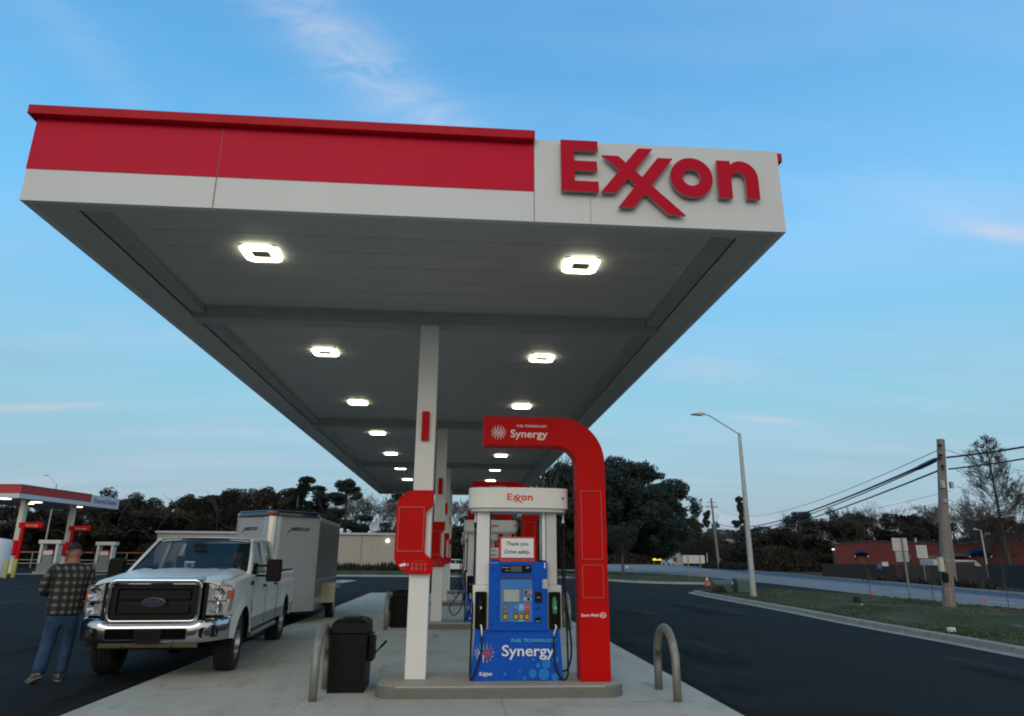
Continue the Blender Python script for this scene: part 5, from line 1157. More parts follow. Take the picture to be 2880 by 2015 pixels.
b.build('sign_plate', [mat('plate_white', (.5, .5, .48), .6), mat('plate_ink', (.25, .25, .25), .6)], rs)
# cone, boxes, posts on the verge
cn = thing('traffic_cone', 'orange traffic cone standing behind the green utility boxes', 'traffic cone', (16.0, 45, 0))
b = MB(); b.box(-.2, .2, -.2, .2, 0, .03, 0); b.lathe([(.16, .03), (.09, .35)], (0, 0, 0), 'z', 16); b.lathe([(.089, .352), (.06, .5)], (0, 0, 0), 'z', 16, 1); b.lathe([(.059, .502), (.025, .78), (.001, .785)], (0, 0, 0), 'z', 16, 0); b.build('cone_body', [mat('cone_orange', (.5, .07, .015), .5), mat('cone_band', (.55, .5, .42), .4)], cn)
UG = mat('utility_green', (.055, .10, .085), .6, nscale=5, namt=.15)
for (x, y, w_, d_, h_, lb) in ((12.62, 33.6, .8, .6, .52, 'low wide green utility box left of the street lamp'), (13.5, 33.2, .62, .6, .66, 'taller green utility box nearest the street lamp')):
    t_ = thing('utility_box', lb, 'utility box', (x, y, .12)); b = MB(); b.box(-w_ / 2, w_ / 2, -d_ / 2, d_ / 2, 0, h_ * .7); b.build('cabinet', UG, t_, bevel=.02)
    b = MB(); b.prism([(-d_ / 2 - .02, h_ * .7 + .002), (d_ / 2 + .02, h_ * .7 + .002), (d_ / 2, h_), (-d_ / 2 + .08, h_ * .97)], -w_ / 2 - .02, w_ / 2 + .02, 'x'); b.build('lid', UG, t_, bevel=.015)
def bush(name, loc, rx, rz, n, cols, label, cat='bush', sz=.05):
    b = MB(); random.seed(hash(label) % 1000)
    for i in range(n):
        a = random.random() * 6.28; q = random.random() ** .5; z = random.random()
        x, y = rx * q * math.cos(a) * math.sqrt(1 - z * z * .8), rx * q * math.sin(a) * math.sqrt(1 - z * z * .8); zz = z * rz
        d = Vector((random.gauss(0, 1), random.gauss(0, 1), random.gauss(0, 1))).normalized() * sz; e = d.orthogonal().normalized() * sz * .6
        c_ = Vector((x, y, zz)); b.add([c_ - d, c_ + e, c_ + d, c_ - e], [(0, 1, 2, 3)], random.randrange(len(cols)))
    o = b.build(name, cols, loc=loc); return tag(o, label, cat)
LG = mat('leaf_green', (.03, .055, .02), .8); LB = mat('leaf_brown', (.09, .055, .03), .85); LD = mat('leaf_dark', (.012, .022, .012), .8)
bush('shrub', (12.15, 32.6, .12), .38, .34, 700, [LB, mat('leaf_red', (.07, .025, .02), .85), LD], 'low reddish brown shrub in front of the green utility boxes')
bush('shrub', (14.6, 25.4, .12), .16, .22, 260, [LD, LG], 'small dark green tuft on the near verge', sz=.035)
o = MB().box(-.09, .09, -.06, .06, 0, .10).build('litter', mat('litter_white', (.55, .56, .56), .5), bevel=.03, bseg=3); p = at(2133, 1412, 15.2); o.location = (p.x, 15.2, .12); o.rotation_euler = (0, 0, .4); tag(o, 'crumpled white carton lying on the grass near the kerb', 'litter')
o = MB().box(-.05, .05, -.03, .03, 0, .04).build('litter', mat('litter_white', (.55, .56, .56), .5), bevel=.015); p = at(1932, 1352, 24); o.location = (p.x, 24, .13); tag(o, 'tiny white scrap on the grass left of the road sign', 'litter')
for (u, v, Y_, lb) in ((1958, 1326, 34, 'left small orange marker flag on the road'), (2210, 1350, 28, 'right small orange marker flag on the road')):
    p = at(u, v, Y_); o = MB().add([(0, 0, 0), (.012, 0, 0), (.012, 0, .12), (0, 0, .12)], [(0, 1, 2, 3)]).add([(-.07, .01, .0), (.07, .01, .0), (.05, .01, .13), (-.05, .01, .13)], [(0, 1, 2, 3)]).build('marker_flag', mat('flag_orange', (.6, .09, .05), .6)); o.location = (p.x, Y_, .008); tag(o, lb, 'marker')
# bare saplings on the near verge
BARK = mat('bark', (.075, .062, .052), .9, nscale=6, namt=.3); TWIG = mat('twig', (.10, .08, .07), .9)
def sapling(x, y, h, lb):
    random.seed(int(x * 10)); th = thing('sapling', lb, 'sapling', (x, y, .12)); b = MB(); b.tube([(0, 0, 0), (.02, 0, h * .5), (-.02, .01, h)], [.014, .010, .004], 5); b.build('trunk', BARK, th)
    b = MB()
    for i in range(9):
        z = h * (.3 + .07 * i); a = random.random() * 6.28; l = .35 * (1.1 - i / 10); b.tube([(0, 0, z), (l * .5 * math.cos(a), l * .5 * math.sin(a), z + l * .5), (l * .7 * math.cos(a), l * .7 * math.sin(a), z + l)], [.006, .004, .002], 4)
    b.build('crown', TWIG, th)
sapling(13.4, 22.5, 1.35, 'thin bare sapling on the verge, just right of the street lamp'); sapling(15.6, 22.6, 1.5, 'thin bare sapling between street lamp and wooden pole'); sapling(17.7, 22.0, 1.6, 'thin bare sapling right of the wooden utility pole')
# ------------------------------------------------------------------ brick building, fences
BRICK = multi_ground('brick_wall', [(1, (1, 1, 1), 0, 1, (.125, .034, .032)), (.3, (1, 1, 1), .4, .7, (.10, .028, .026)), (6, (1, 1, 6), .5, .75, (.15, .044, .038))], rough=.9, bump=.2, bscale=12)
bb_ = thing('brick_building', 'long low red brick building with blue awnings beyond the road', 'building', (39.64, 72, 0), R(-27))
b = MB(); b.prism([(0, 0), (11.3, 0), (11.3, 3.22), (3.44, 3.58), (0, 3.18)], 0, 9, 'y'); b.build('wall', BRICK, bb_); b = MB(); b.prism([(11.31, 0), (24, 0), (24, 3.35), (15.2, 3.74), (11.31, 3.24)], .0, 9, 'y'); b.build('wall', BRICK, bb_)
b = MB(); b.prism([(-.1, 3.175), (3.44, 3.585), (11.32, 3.225), (11.32, 3.31), (3.44, 3.68), (-.1, 3.27)], -.12, 9.1, 'y'); b.prism([(11.325, 3.245), (15.2, 3.745), (24.1, 3.345), (24.1, 3.44), (15.2, 3.84), (11.325, 3.33)], -.12, 9.1, 'y'); b.build('roof', [mat('roof_dark', (.035, .045, .05), .7), ALU], bb_)
b = MB(); b.tube([(8.0, 3, 3.3), (8.0, 3, 3.95)], .10, 8); b.build('roof_vent', ALU, bb_)
for (x, z, r_, y0_) in ((2.48, 2.12, .62, -.003), (12.98, 2.15, .92, -.003)):
    b = MB(); n_ = 10; v = []
    for i in range(n_ + 1):
        a = math.pi * i / n_; v += [(x + r_ * math.cos(a), y0_, z + r_ * .85 * math.sin(a)), (x + r_ * .98 * math.cos(a), y0_ - .9 * math.sin(a) ** .5 - .05, z + r_ * .72 * math.sin(a) * .8)]
    b.add(v, [(2 * i, 2 * i + 2, 2 * i + 3, 2 * i + 1) for i in range(n_)]); v2 = [v[2 * i + 1] for i in range(n_ + 1)]; b.add(v2, [tuple(range(n_ + 1))]); b.build('awning', mat('awning_blue', (.008, .04, .15), .7, spec=.2), bb_)
    b = MB(); b.box(x - .32, x + .32, y0_ - .03, y0_ + .0, 0, z); b.build('door', mat('door_brown', (.10, .03, .015), .6), bb_)
    for q in (-1, 1): b = MB(); b.box(x + q * r_ * .98 - .05, x + q * r_ * .98 + .05, y0_ - .15, y0_ - .004, z - .12, z + .0); b.build('wall_lamp', mat('lamp_pale', (.5, .5, .42), .5, emit=(1, .95, .8), es=.2), bb_)
for (u, v_, lb) in ((1866, 1232, 1), (2180, 1227, 1)): pass
b = MB(); b.box(-.25, -.002, -.2, .1, 2.68, 2.84); b.build('wall_lamp', mat('lamp_lit', (.8, .8, .7), .5, emit=(1, .95, .8), es=.9), bb_)
b = MB(); b.box(7.9, 8.35, -.25, -.004, 2.92, 3.04); b.build('wall_lamp', MATS['lamp_lit'], bb_)
b = MB(); b.box(5.6, 7.0, -.02, -.001, 1.5, 2.3); b.build('window', DGLASS, bb_); b = MB(); b.box(8.2, 9.2, -.02, -.001, 1.4, 2.2); b.build('window', DGLASS, bb_)
b = MB(); b.box(10.0, 11.9, -1.0, -.004, 2.1, 2.38); b.build('canopy', mat('teal_canopy', (.02, .07, .08), .6), bb_)
DW = mat('dark_fence_wood', (.035, .026, .026), .9, nscale=2, namt=.3, stretch=(4, 4, .4)); BW = mat('brown_fence_wood', (.075, .050, .042), .9, nscale=2, namt=.3, stretch=(4, 4, .4))
def fence(p, q, h, m_, label, w_=.14, gap=.01):
    p, q = Vector(p), Vector(q); d = q - p; L_ = d.length; ang = math.atan2(d.y, d.x); th = thing('wood_fence', label, 'fence', (p.x, p.y, 0), ang)
    b = MB(); n_ = int(L_ / w_); random.seed(n_)
    for i in range(n_): hh = h + random.uniform(-.02, .02); b.box(i * w_, (i + 1) * w_ - gap, -.012, .012, .03, hh)
    b.build('board_panel', m_, th)
    b = MB(); b.box(0, L_, .013, .06, .35, .43); b.box(0, L_, .013, .06, h - .35, h - .27); b.build('rail', m_, th)
fence((36.2, 68.5, 0), (37.4, 58.2, 0), 1.32, DW, 'dark solid wooden fence at the left of the brick building', .16)
fence((37.4, 58.1, 0), (36.0, 46, 0), 1.32, BW, 'brown board fence in front of the brick building, right of the dark one', .16, .035)
fence((35.9, 45.9, 0), (31.9, 33, 0), 1.45, DW, 'dark board fence at the far right, beyond the pale slim pole', .16)
o = MB().box(-.28, .28, -.03, 0, 0, .34).build('notice_board', mat('plate_white', (.5, .5, .48), .6)); o.location = at(1985, 1270, 57.5); tag(o, 'small white notice fixed at the joint of the two fences', 'sign')
o = MB().box(-.2, .2, -.03, 0, 0, .4).build('notice_board', mat('notice_blue', (.03, .09, .3), .6)); o.location = at(1972, 1276, 57.6); tag(o, 'small blue notice left of the white one on the fence', 'sign')
# van and sheds behind the fence
vn = thing('parked_van', 'pale van roof showing over the brown fence before the brick building', 'van', (45, 64, 0))
b = MB(); b.prism([(-.9, .4), (4.6, .4), (4.6, 1.0), (3.8, 1.2), (3.3, 1.75), (-.9, 1.78)], -1, 1, 'y'); b.build('body', mat('van_pale', (.42, .44, .42), .4), vn, bevel=.08)
b = MB(); b.box(.0, 3.1, -1.012, -1.002, 1.2, 1.6); b.build('window', DGLASS, vn)
for x in (0, 3.4): b = MB(); b.disc((x, .34), .34, -1.02, -.8, 'y', 18); b.build('wheel', RUBBER, vn)
# a bare hedge masses and mailbox posts across the road
# ------------------------------------------------------------------ trees
def leaf_cloud(b, blobs, n, sz, nm, seed, flat=1.0, rough=.35):
    random.seed(seed); tot = sum(r * r * h for _, _, _, r, h in blobs)
    for (x, y, z, r, h) in blobs:
        k = int(n * r * r * h / tot)
        for i in range(k):
            d = Vector((random.gauss(0, 1), random.gauss(0, 1), random.gauss(0, 1))).normalized(); q = random.random() ** .38
            c_ = Vector((x + d.x * r * q, y + d.y * r * q, z + d.z * h * q))
            nv = noise.noise(c_ * rough + Vector((seed, 0, 0)))
            if nv < -.22 and random.random() < .85: continue
            a = Vector((random.gauss(0, 1), random.gauss(0, 1), random.gauss(0, 1) * flat)).normalized(); e = a.orthogonal().normalized(); s_ = sz * random.uniform(.5, 1.4)
            b.add([c_ - a * s_, c_ + e * s_ * .55, c_ + a * s_, c_ - e * s_ * .55], [(0, 1, 2, 3)], min(nm - 1, int(random.random() * nm)))
def branches(b, p, d, l, r, depth, seed_spread, up=.15, seg=4, shrink=.72, nch=(2, 3), minr=.012):
    pts = [Vector(p)]; dd = Vector(d).normalized()
    for i in range(3):
        dd = (dd + Vector((random.gauss(0, .12), random.gauss(0, .12), random.gauss(0, .08) + up * .2))).normalized(); pts.append(pts[-1] + dd * l / 3)
    b.tube(pts, [r, r * .88, r * .76, r * .66], max(3, seg), cap=False)
    if depth <= 0: return
    for k in range(random.randint(*nch)):
        a = random.random() * 6.283; o_ = dd.orthogonal().normalized(); o2 = dd.cross(o_); sp = seed_spread * random.uniform(.6, 1.3)
        nd = (dd + (o_ * math.cos(a) + o2 * math.sin(a)) * sp + Vector((0, 0, up))).normalized()
        st = pts[random.choice((2, 3, 3))]
        branches(b, st, nd, l * shrink * random.uniform(.8, 1.15), max(minr, r * .6), depth - 1, seed_spread, up, max(3, seg - 1), shrink, nch, minr)
def mk_tree(name, kind, seed, h):
    """unit builders; every tree is a trunk with limbs and a separate crown"""
    random.seed(seed); th = thing(name, 'x', 'tree'); b = MB(); c_ = MB()
    if kind == 'brown' or kind == 'green':
        b.tube([(0, 0, 0), (.1, 0, h * .25), (-.1, .1, h * .5)], [.035 * h * .8, .025 * h, .015 * h], 7)
        for i in range(7): a = i * .9; branches(b, (0, 0, h * random.uniform(.2, .45)), (math.cos(a), math.sin(a), 1.1), h * .26, .011 * h, 3, .55, .12, 4, .72, (2, 2), .018)
        bl = []
        for i in range(26):
            a = random.random() * 6.28; z = random.uniform(.20, .9); r_ = h * .36 * math.sqrt(max(.05, 1 - ((z - .5) / .46) ** 2)) * random.random() ** .5
            bl.append((r_ * math.cos(a), r_ * math.sin(a), h * z, h * random.uniform(.07, .15), h * random.uniform(.06, .11)))
        leaf_cloud(c_, bl, 17000 if kind == 'brown' else 16000, .018 * h * (1 if kind == 'green' else .85), 3, seed, 1, .9)
        if kind == 'brown':
            for i in range(20): a = random.random() * 6.28; branches(c_, (0, 0, h * random.uniform(.35, .5)), (math.cos(a), math.sin(a), .9), h * .15, .005 * h, 4, .5, .1, 3, .74, (2, 3), .02)
        cols = [mat('crown_brown', (.040, .029, .019), .9), mat('crown_brown_dark', (.022, .017, .012), .9), mat('crown_olive', (.026, .027, .014), .9)] if kind == 'brown' else [mat('crown_green', (.014, .027, .013), .85), mat('crown_green_dark', (.009, .016, .009), .85), mat('crown_green_light', (.026, .042, .017), .85)]
    elif kind == 'pine':
        b.tube([(0, 0, 0), (.05, 0, h * .5), (.0, .1, h * .97)], [.02 * h, .014 * h, .004 * h], 7)
        bl = []
        for i in range(15):
            z = random.uniform(.45, .98); a = random.random() * 6.28; r_ = h * .17 * (1.15 - z) ** .5 * random.uniform(.3, 1.3); p = (r_ * math.cos(a), r_ * math.sin(a), h * z)
            b.tube([(0, 0, h * (z - .05)), p], [.006 * h, .003 * h], 4); bl.append((*p, h * random.uniform(.045, .085), h * random.uniform(.03, .055)))
        leaf_cloud(c_, bl, 9000, .0125 * h, 3, seed, 1, 1.3)
        cols = [mat('crown_green', (.014, .027, .013), .85), mat('crown_green_dark', (.009, .016, .009), .85), mat('crown_green_light', (.026, .042, .017), .85)]
    elif kind == 'bare':
        b.tube([(0, 0, 0), (.05, 0, h * .2), (.0, .1, h * .42)], [.024 * h, .018 * h, .013 * h], 7)
        for i in range(9): a = random.random() * 6.28; branches(b, (0, 0, h * random.uniform(.25, .42)), (math.cos(a) * .6, math.sin(a) * .6, 1), h * .22, .008 * h, 2, .4, .15, 4, .75, (2, 2), .02)
        for i in range(20): a = random.random() * 6.28; q = random.random() * .22 * h; branches(c_, (q * math.cos(a), q * math.sin(a), h * random.uniform(.45, .62)), (math.cos(a) * .5, math.sin(a) * .5, 1), h * .15, .004 * h, 5, .5, .12, 3, .76, (2, 3), .014)
        cols = [mat('twig_grey', (.085, .072, .068), .9)]
    elif kind == 'cypress':
        b.tube([(0, 0, 0), (.03, 0, h * .4), (-.05, .05, h)], [.013 * h, .009 * h, .002 * h], 8)
        for i in range(210):
            z = .08 + .90 * (i / 210) ** .8; a = random.random() * 6.28; l = h * .27 * (1 - z) ** .55 * random.uniform(.6, 1.15)
            branches(c_, (0, 0, h * z), (math.cos(a), math.sin(a), .35), l * .5, .0028 * h * (1.1 - z), 4, .42, .16, 3, .72, (2, 3), .012)
        cols = [mat('twig_brown', (.075, .055, .045), .9)]
    b.build('trunk', BARK, th); c_.build('crown', cols, th); return th
# big evergreen oak right of the canopy
def big_oak(loc, R_, h, label, seed, n):
    random.seed(seed); th = thing('oak_tree', label, 'tree', loc); b = MB()
    b.tube([(0, 0, -.2), (.0, .1, h * .12), (.1, 0, h * .24)], [.55, .45, .42], 12)
    for i in range(13): a = i * .9 + .3; branches(b, (0, 0, h * random.uniform(.15, .27)), (math.cos(a) * 1.1, math.sin(a) * 1.1 - .2, .75), h * .30, .16, 4, .45, .13, 6, .76, (2, 3), .03)
    b.build('trunk', mat('oak_bark', (.10, .09, .08), .9, nscale=4, namt=.3), th)
    bl = []
    for i in range(110):
        a = random.random() * 6.28; z = random.uniform(.20, .97); rr_ = R_ * math.sqrt(max(.03, 1 - ((z - .48) / .52) ** 2)) * random.uniform(.35, 1) * .95
        bl.append((rr_ * math.cos(a) + h * .17, rr_ * math.sin(a), h * z, random.uniform(.9, 2.1), random.uniform(.7, 1.5)))
    for i in range(230):
        a = random.random() * 6.28; z = random.uniform(.24, 1.0); rr_ = R_ * math.sqrt(max(.03, 1 - ((z - .48) / .53) ** 2)) * random.uniform(.86, 1.12)
        bl.append((rr_ * math.cos(a) + h * .17, rr_ * math.sin(a), h * z * 1.03, random.uniform(.4, .8), random.uniform(.35, .7)))
    c_ = MB(); leaf_cloud(c_, bl, n, .17, 3, seed, 1, .9)
    c_.build('crown', [mat('oak_leaf', (.008, .020, .012), .8), mat('oak_leaf_dark', (.005, .011, .008), .8), mat('oak_leaf_light', (.014, .031, .016), .8)], th)
big_oak((at(1338, 1262, 84).x, 84, 0), 9.4, 12.9, 'huge dark evergreen oak right of the red arch', 4, 180000)
big_oak((10.6, 79, 0), 5.4, 11.6, 'dark evergreen oak between the pump and the red arch', 9, 65000)
KEY = [('brown', 11, 10, 'tree'), ('brown', 12, 9, 'tree'), ('green', 13, 10, 'tree'), ('pine', 14, 13, 'pine_tree'), ('pine', 15, 12, 'pine_tree'), ('bare', 16, 10, 'bare_tree'), ('bare', 17, 9, 'bare_tree'), ('cypress', 18, 13, 'cypress_tree')]
PROTO = {}
NATURE = {'brown': 'brown leaved tree', 'green': 'dark evergreen tree', 'pine': 'tall pine tree', 'bare': 'bare branched tree', 'cypress': 'tall bare cypress tree'}
used = set()
def plant(k, u, vtop, Y_, label, wide=1.0):
    """tree k at the depth Y_ whose top reaches the given height"""
    kind, seed, h, nm = KEY[k]; top = at(u, vtop, Y_); bx = at(u, 1262, Y_).x
    if k not in PROTO: PROTO[k] = mk_tree(nm, kind, seed, h); o = PROTO[k]
    else: o = dup(PROTO[k])
    s_ = top.z / h * 1.03; o.location = (bx, Y_, 0); o.rotation_euler = (0, 0, (u * .37) % 6.28); o.scale = (s_ * wide, s_ * wide, s_)
    o['label'] = label; o['group'] = 'trees around the horizon'; return o
T = [  # proto, u, v top, depth, where
 (0, 20, 1128, 105, 'behind the far canopy at the left edge', 1.2), (1, 100, 1120, 108, 'behind the far canopy between its columns', 1.3), (0, 165, 1112, 100, 'behind the far canopy near its right column', 1.2),
 (1, 240, 1094, 98, 'just right of the far canopy, tallest there', 1.15), (0, 305, 1118, 112, 'second right of the far canopy', 1.3), (1, 362, 1120, 100, 'rounded one above the man and the truck mirror', 1.5), (0, 430, 1108, 105, 'left one of the group above the truck cab', 1.3),
 (1, 485, 1100, 98, 'above the middle of the truck roof', 1.2), (0, 545, 1096, 104, 'above the left corner of the trailer', 1.3), (0, 600, 1092, 100, 'above the nose of the trailer', 1.3), (3, 655, 1078, 96, 'above the trailer roof, left one', 1.25), (1, 690, 1112, 102, 'above the right half of the trailer roof', 1.3),
 (3, 713, 1098, 108, 'between the two tallest pines by the trailer', 1.4), (4, 768, 1080, 92, 'right of the trailer with open sky through it', 1.5), (5, 810, 1120, 105, 'left one over the tan building', 1.3), (6, 850, 1125, 100, 'middle one over the tan building', 1.4), (4, 893, 1112, 110, 'just left of the first column', 1.3),
 (5, 935, 1118, 108, 'behind the first column', 1.4), (6, 1025, 1132, 100, 'between the columns and the pump', 1.5), (2, 1060, 1150, 96, 'low one left of the pump', 1.4), (2, 970, 1160, 100, 'low one behind the columns', 1.5), (0, 1110, 1150, 104, 'behind the pump', 1.5), (0, 1180, 1150, 106, 'behind the gap of the pump', 1.5),
 (2, 1545, 1126, 238, 'right of the huge oak, tall one', .8), (2, 1580, 1155, 240, 'low one right of the huge oak', 1.1), (4, 1592, 1150, 225, 'left of the distant utility pole', .8), (3, 1668, 1122, 175, 'slender one left of the street lamp', .75), (5, 1530, 1205, 232, 'low one before the distant pole, left', 1.6), (6, 1500, 1200, 236, 'low one under the huge oak, right side', 1.5), (5, 1622, 1190, 190, 'grey one beside the distant pole', 1.2), (0, 1640, 1185, 195, 'low one behind the distant pole', 1.8),
 (0, 1700, 1180, 142, 'low one just right of the street lamp', 1.6), (0, 1790, 1144, 125, 'rounded one right of the street lamp', 1.05), (1, 1745, 1182, 132, 'low one left of the rounded crown', 1.6), (0, 1850, 1162, 104, 'left of the brick building roof', 1.3), (1, 1902, 1140, 100, 'above the left end of the brick building', 1.1), (0, 1948, 1150, 106, 'above the brick gable', 1.2), (5, 1975, 1140, 110, 'above the brick building, bare one', 1.2),
 (0, 2030, 1148, 102, 'behind the tall road sign', 1.2), (1, 2085, 1156, 100, 'left of the wooden pole', 1.3), (6, 2145, 1138, 98, 'right behind the wooden pole', 1.3), (5, 2185, 1142, 104, 'second right of the wooden pole', 1.3), (0, 2225, 1160, 100, 'left of the cypress', 1.3), (0, 2290, 1158, 96, 'behind the cypress', 1.4), (0, 2350, 1150, 98, 'at the right edge', 1.4),
 (7, 2262, 990, 62, 'rising at the right edge', 1.1)]
for (k, u, v_, Y_, wh_, wd_) in T: plant(k, u, v_, Y_, f'{NATURE[KEY[k][0]]} {wh_}', wd_)
# roadside tree with slim trunk before the huge oak
random.seed(77); th = thing('young_tree', 'small tree with a thin straight trunk on the far grass verge', 'tree', (15.9, 68, .1)); b = MB(); b.tube([(0, 0, -.1), (.02, 0, 1.6), (.05, 0, 3.2)], [.14, .10, .05], 8); b.build('trunk', BARK, th)
b = MB(); leaf_cloud(b, [(0, 0, 3.2, 1.5, 1.2), (.6, 0, 4.1, 1.2, 1.0), (-.7, .2, 3.9, 1.1, .9)], 2600, .10, 3, 6); b.build('crown', [mat('oak_leaf', (.008, .020, .012), .8), mat('crown_brown_dark', (.022, .017, .012), .9), mat('oak_leaf_dark', (.005, .011, .008), .8)], th)
# the brushwood that closes the view under the crowns
def brush(name, segs, seed, cols, dens=30, lo=.18, hi=.42):
    random.seed(seed); b = MB()
    for (x0, y0, x1, y1, h) in segs:
        L_ = math.hypot(x1 - x0, y1 - y0)
        for i in range(int(L_ * dens * h)):
            t_ = random.random(); z = h * random.random() ** .9 * (.8 + .35 * noise.noise(Vector((t_ * L_ * .25, seed, 0)))); c_ = Vector((lerp(x0, x1, t_), lerp(y0, y1, t_) + random.uniform(0, 5), z))
            a = Vector((random.gauss(0, .4), random.gauss(0, .4), 1)).normalized(); e = Vector((random.gauss(0, 1), random.gauss(0, 1), random.gauss(0, .3))).normalized(); s_ = random.uniform(lo, hi) * 1.3; b.add([c_ - a * s_, c_ + e * s_ * .28, c_ + a * s_, c_ - e * s_ * .28], [(0, 1, 2, 3)], random.randrange(len(cols)))
    return struct(b.build(name, cols), 'stuff')
CB = [mat('crown_brown_dark', (.022, .017, .012), .9), mat('brush_dark', (.016, .013, .010), .9), mat('crown_olive', (.026, .027, .014), .9)]
brush('undergrowth', [(-95, 112, -30, 118, 7.0), (-30, 116, 20, 112, 6.5)], 3, CB, 130)
brush('undergrowth', [(58, 150, 75, 118, 5.5), (46, 104, 62, 100, 4.2), (62, 92, 85, 84, 5.0), (75, 112, 110, 80, 6)], 4, CB + [mat('brush_grey', (.030, .026, .022), .9)], 160)
brush('undergrowth', [(-16, 243, 75, 243, 10), (74, 235, 62, 165, 8)], 6, CB + [mat('brush_grey', (.030, .026, .022), .9)], 40, .4, 1.0)
brush('hedge', [(50, 140, 46, 108, 1.2), (33.5, 52, 32.5, 40, .35)], 8, CB + [mat('brush_grey', (.05, .042, .036), .9)], 60)
# ------------------------------------------------------------------ tan building far behind
fb = thing('tan_warehouse', 'long low tan metal building behind the trailer and the columns', 'building', (-35.5, 86, 0))
TAN = mat('tan_cladding', (.35, .335, .285), .6, nscale=.5, namt=.08, stretch=(6, 1, .6))
b = MB(); b.box(0, 31.6, 0, 14, .7, 4.2)
for i in range(105): b.box(.1 + i * .3, .14 + i * .3, -.02, -.0005, .72, 4.18)
b.build('wall', TAN, fb)
b = MB(); b.box(-.2, 31.8, -.25, 14.2, 4.202, 4.45); b.build('roof', mat('roof_edge', (.38, .42, .46), .5), fb)
b = MB(); b.box(.1, 31.5, .02, 13.8, 0, .698); b.build('foundation', mat('found', (.06, .06, .07), .9), fb)
b = MB(); b.lathe([(.001, -.12), (.14, -.10), (.18, 0), (.001, .01)], (26.95, -.1, 3.55), 'y', 14); b.build('wall_lamp', mat('lamp_on', (1, 1, .9), .5, emit=(1, .98, .85), es=6), fb)
b = MB()
for x in (9.5, 23.8): b.box(x, x + .09, -.05, -.021, .7, 4.2)
b.build('downpipe', mat('pipe_grey', (.2, .19, .17), .6), fb)
o = MB(); o.lathe([(.001, .12), (.3, .07), (.56, -.02), (.58, -.03), (.56, -.04), (.3, .05), (.001, .10)], (0, 0, .75), 'y', 26); o.tube([(0, .12, .75), (0, .3, .0)], .04, 8); o.tube([(0, .0, .45), (0, -.45, .7)], .02, 6); o.box(-.3, .3, -.1, .6, -.02, .03)
dish = o.build('satellite_dish', mat('dish_grey', (.42, .46, .48), .5)); dish.location = (-10.3, 86.2, 4.46); tag(dish, 'round satellite dish on the tan building roof', 'satellite dish')
brush('hedge', [(-34, 82.5, 3, 82.5, .9)], 12, [mat('hedge_dark', (.015, .016, .012), .9), mat('crown_brown_dark', (.022, .017, .012), .9)], 70)
def car(loc, rz, m_, label, name='parked_car', cat='car'):
    th = thing(name, label, cat, loc, rz)
    b = MB(); b.prism([(-2.2, .35), (2.2, .35), (2.25, .62), (2.1, .82), (1.1, .92), (-1.2, .95), (-2.15, .9), (-2.25, .6)], -.86, .86, 'y'); b.build('body', m_, th, bevel=.06, bseg=3)
    b = MB(); b.prism([(1.05, .925), (.45, 1.36), (-.8, 1.40), (-1.55, .95)], -.74, .74, 'y'); b.build('cabin', m_, th, bevel=.05, bseg=3)
    b = MB()
    for s in (-1, 1): b.prism([(.90, .96), (.42, 1.30), (-.05, 1.32), (-.05, .96)], s * .755 - .008, s * .755 + .008, 'y'); b.prism([(-.12, .96), (-.12, 1.32), (-.75, 1.32), (-1.3, .97)], s * .755 - .008, s * .755 + .008, 'y')
    b.build('window', DGLASS, th)
    for x in (-1.35, 1.35):
        for s in (-1, 1): b = MB(); b.lathe([(.02, s * .1), (.2, s * .1), (.31, s * .09), (.32, -s * .1), (.2, -s * .1)], (x, s * .78, .32), 'y', 20); b.build('wheel', RUBBER, th)
    for s in (-1, 1): b = MB(); b.box(2.19, 2.262, s * .62 - .15, s * .62 + .15, .60, .74); b.build('headlight', HLENS, th)
    return th
car((-.3, 76.5, .1), R(8), mat('car_white', (.62, .64, .66), .3, coat=.5), 'white parked car beyond the columns, left of the pumps')
car((.9, 80.5, .12), R(5), mat('car_blue', (.02, .07, .13), .3, coat=.5), 'dark blue parked car behind the white one')
car((at(1757, 1262, 128).x, 128, .1), R(70), mat('car_silver', (.38, .40, .42), .3, coat=.5), 'silver car across the road, right of the street lamp')
car((at(1499, 1262, 190).x, 190, .1), R(100), mat('car_silver', (.38, .40, .42), .3, coat=.5), 'silver car partly hidden behind the low wide white sign')
# lit yellow sign and small roadside things
ys = thing('lit_sign', 'small glowing yellow sign far away under the huge oak', 'lit sign', tuple(at(1475, 1262, 150))); ys.location.z = 0; ys.scale = (1, 1, 1)
zz = at(1475, 1257, 150).z
b = MB(); b.prism([(-1.0, zz), (1.0, zz), (.85, zz + .35), (.45, zz + .45), (.2, zz + .38), (-.15, zz + .5), (-.6, zz + .42), (-1.05, zz + .3)], 0, .25, 'y'); b.build('sign_face', mat('lit_yellow', (.9, .6, .05), .5, emit=(1, .55, .05), es=1.1), ys)
b = MB(); b.box(-.8, -.7, .1, .2, 0, zz - .01); b.box(.7, .8, .1, .2, 0, zz - .01); b.build('post', GALV, ys)
hs = thing('small_shed', 'tiny white gabled shed left of the low wide white sign', 'shed', tuple(at(1513, 1268, 200))); hs.location.z = 0; hs.scale = (1.7, 1.7, 1.7)
b = MB(); b.prism([(-1.5, 0), (1.5, 0), (1.5, 1.6), (.4, 2.5), (-1.1, 1.8)], 0, 3, 'y'); b.build('wall', mat('shed_white', (.38, .38, .38), .7), hs); b = MB(); b.prism([(1.3, 1.5), (1.55, 1.6), (.42, 2.68), (-1.2, 1.95), (-1.1, 1.81), (.4, 2.51)], -.1, 3.1, 'y'); b.build('roof', mat('shed_roof', (.1, .1, .1), .8), hs)
b = MB(); b.box(-.2, .4, -.02, 0, .6, 1.3); b.build('door', mat('shed_door', (.12, .04, .04), .7), hs)
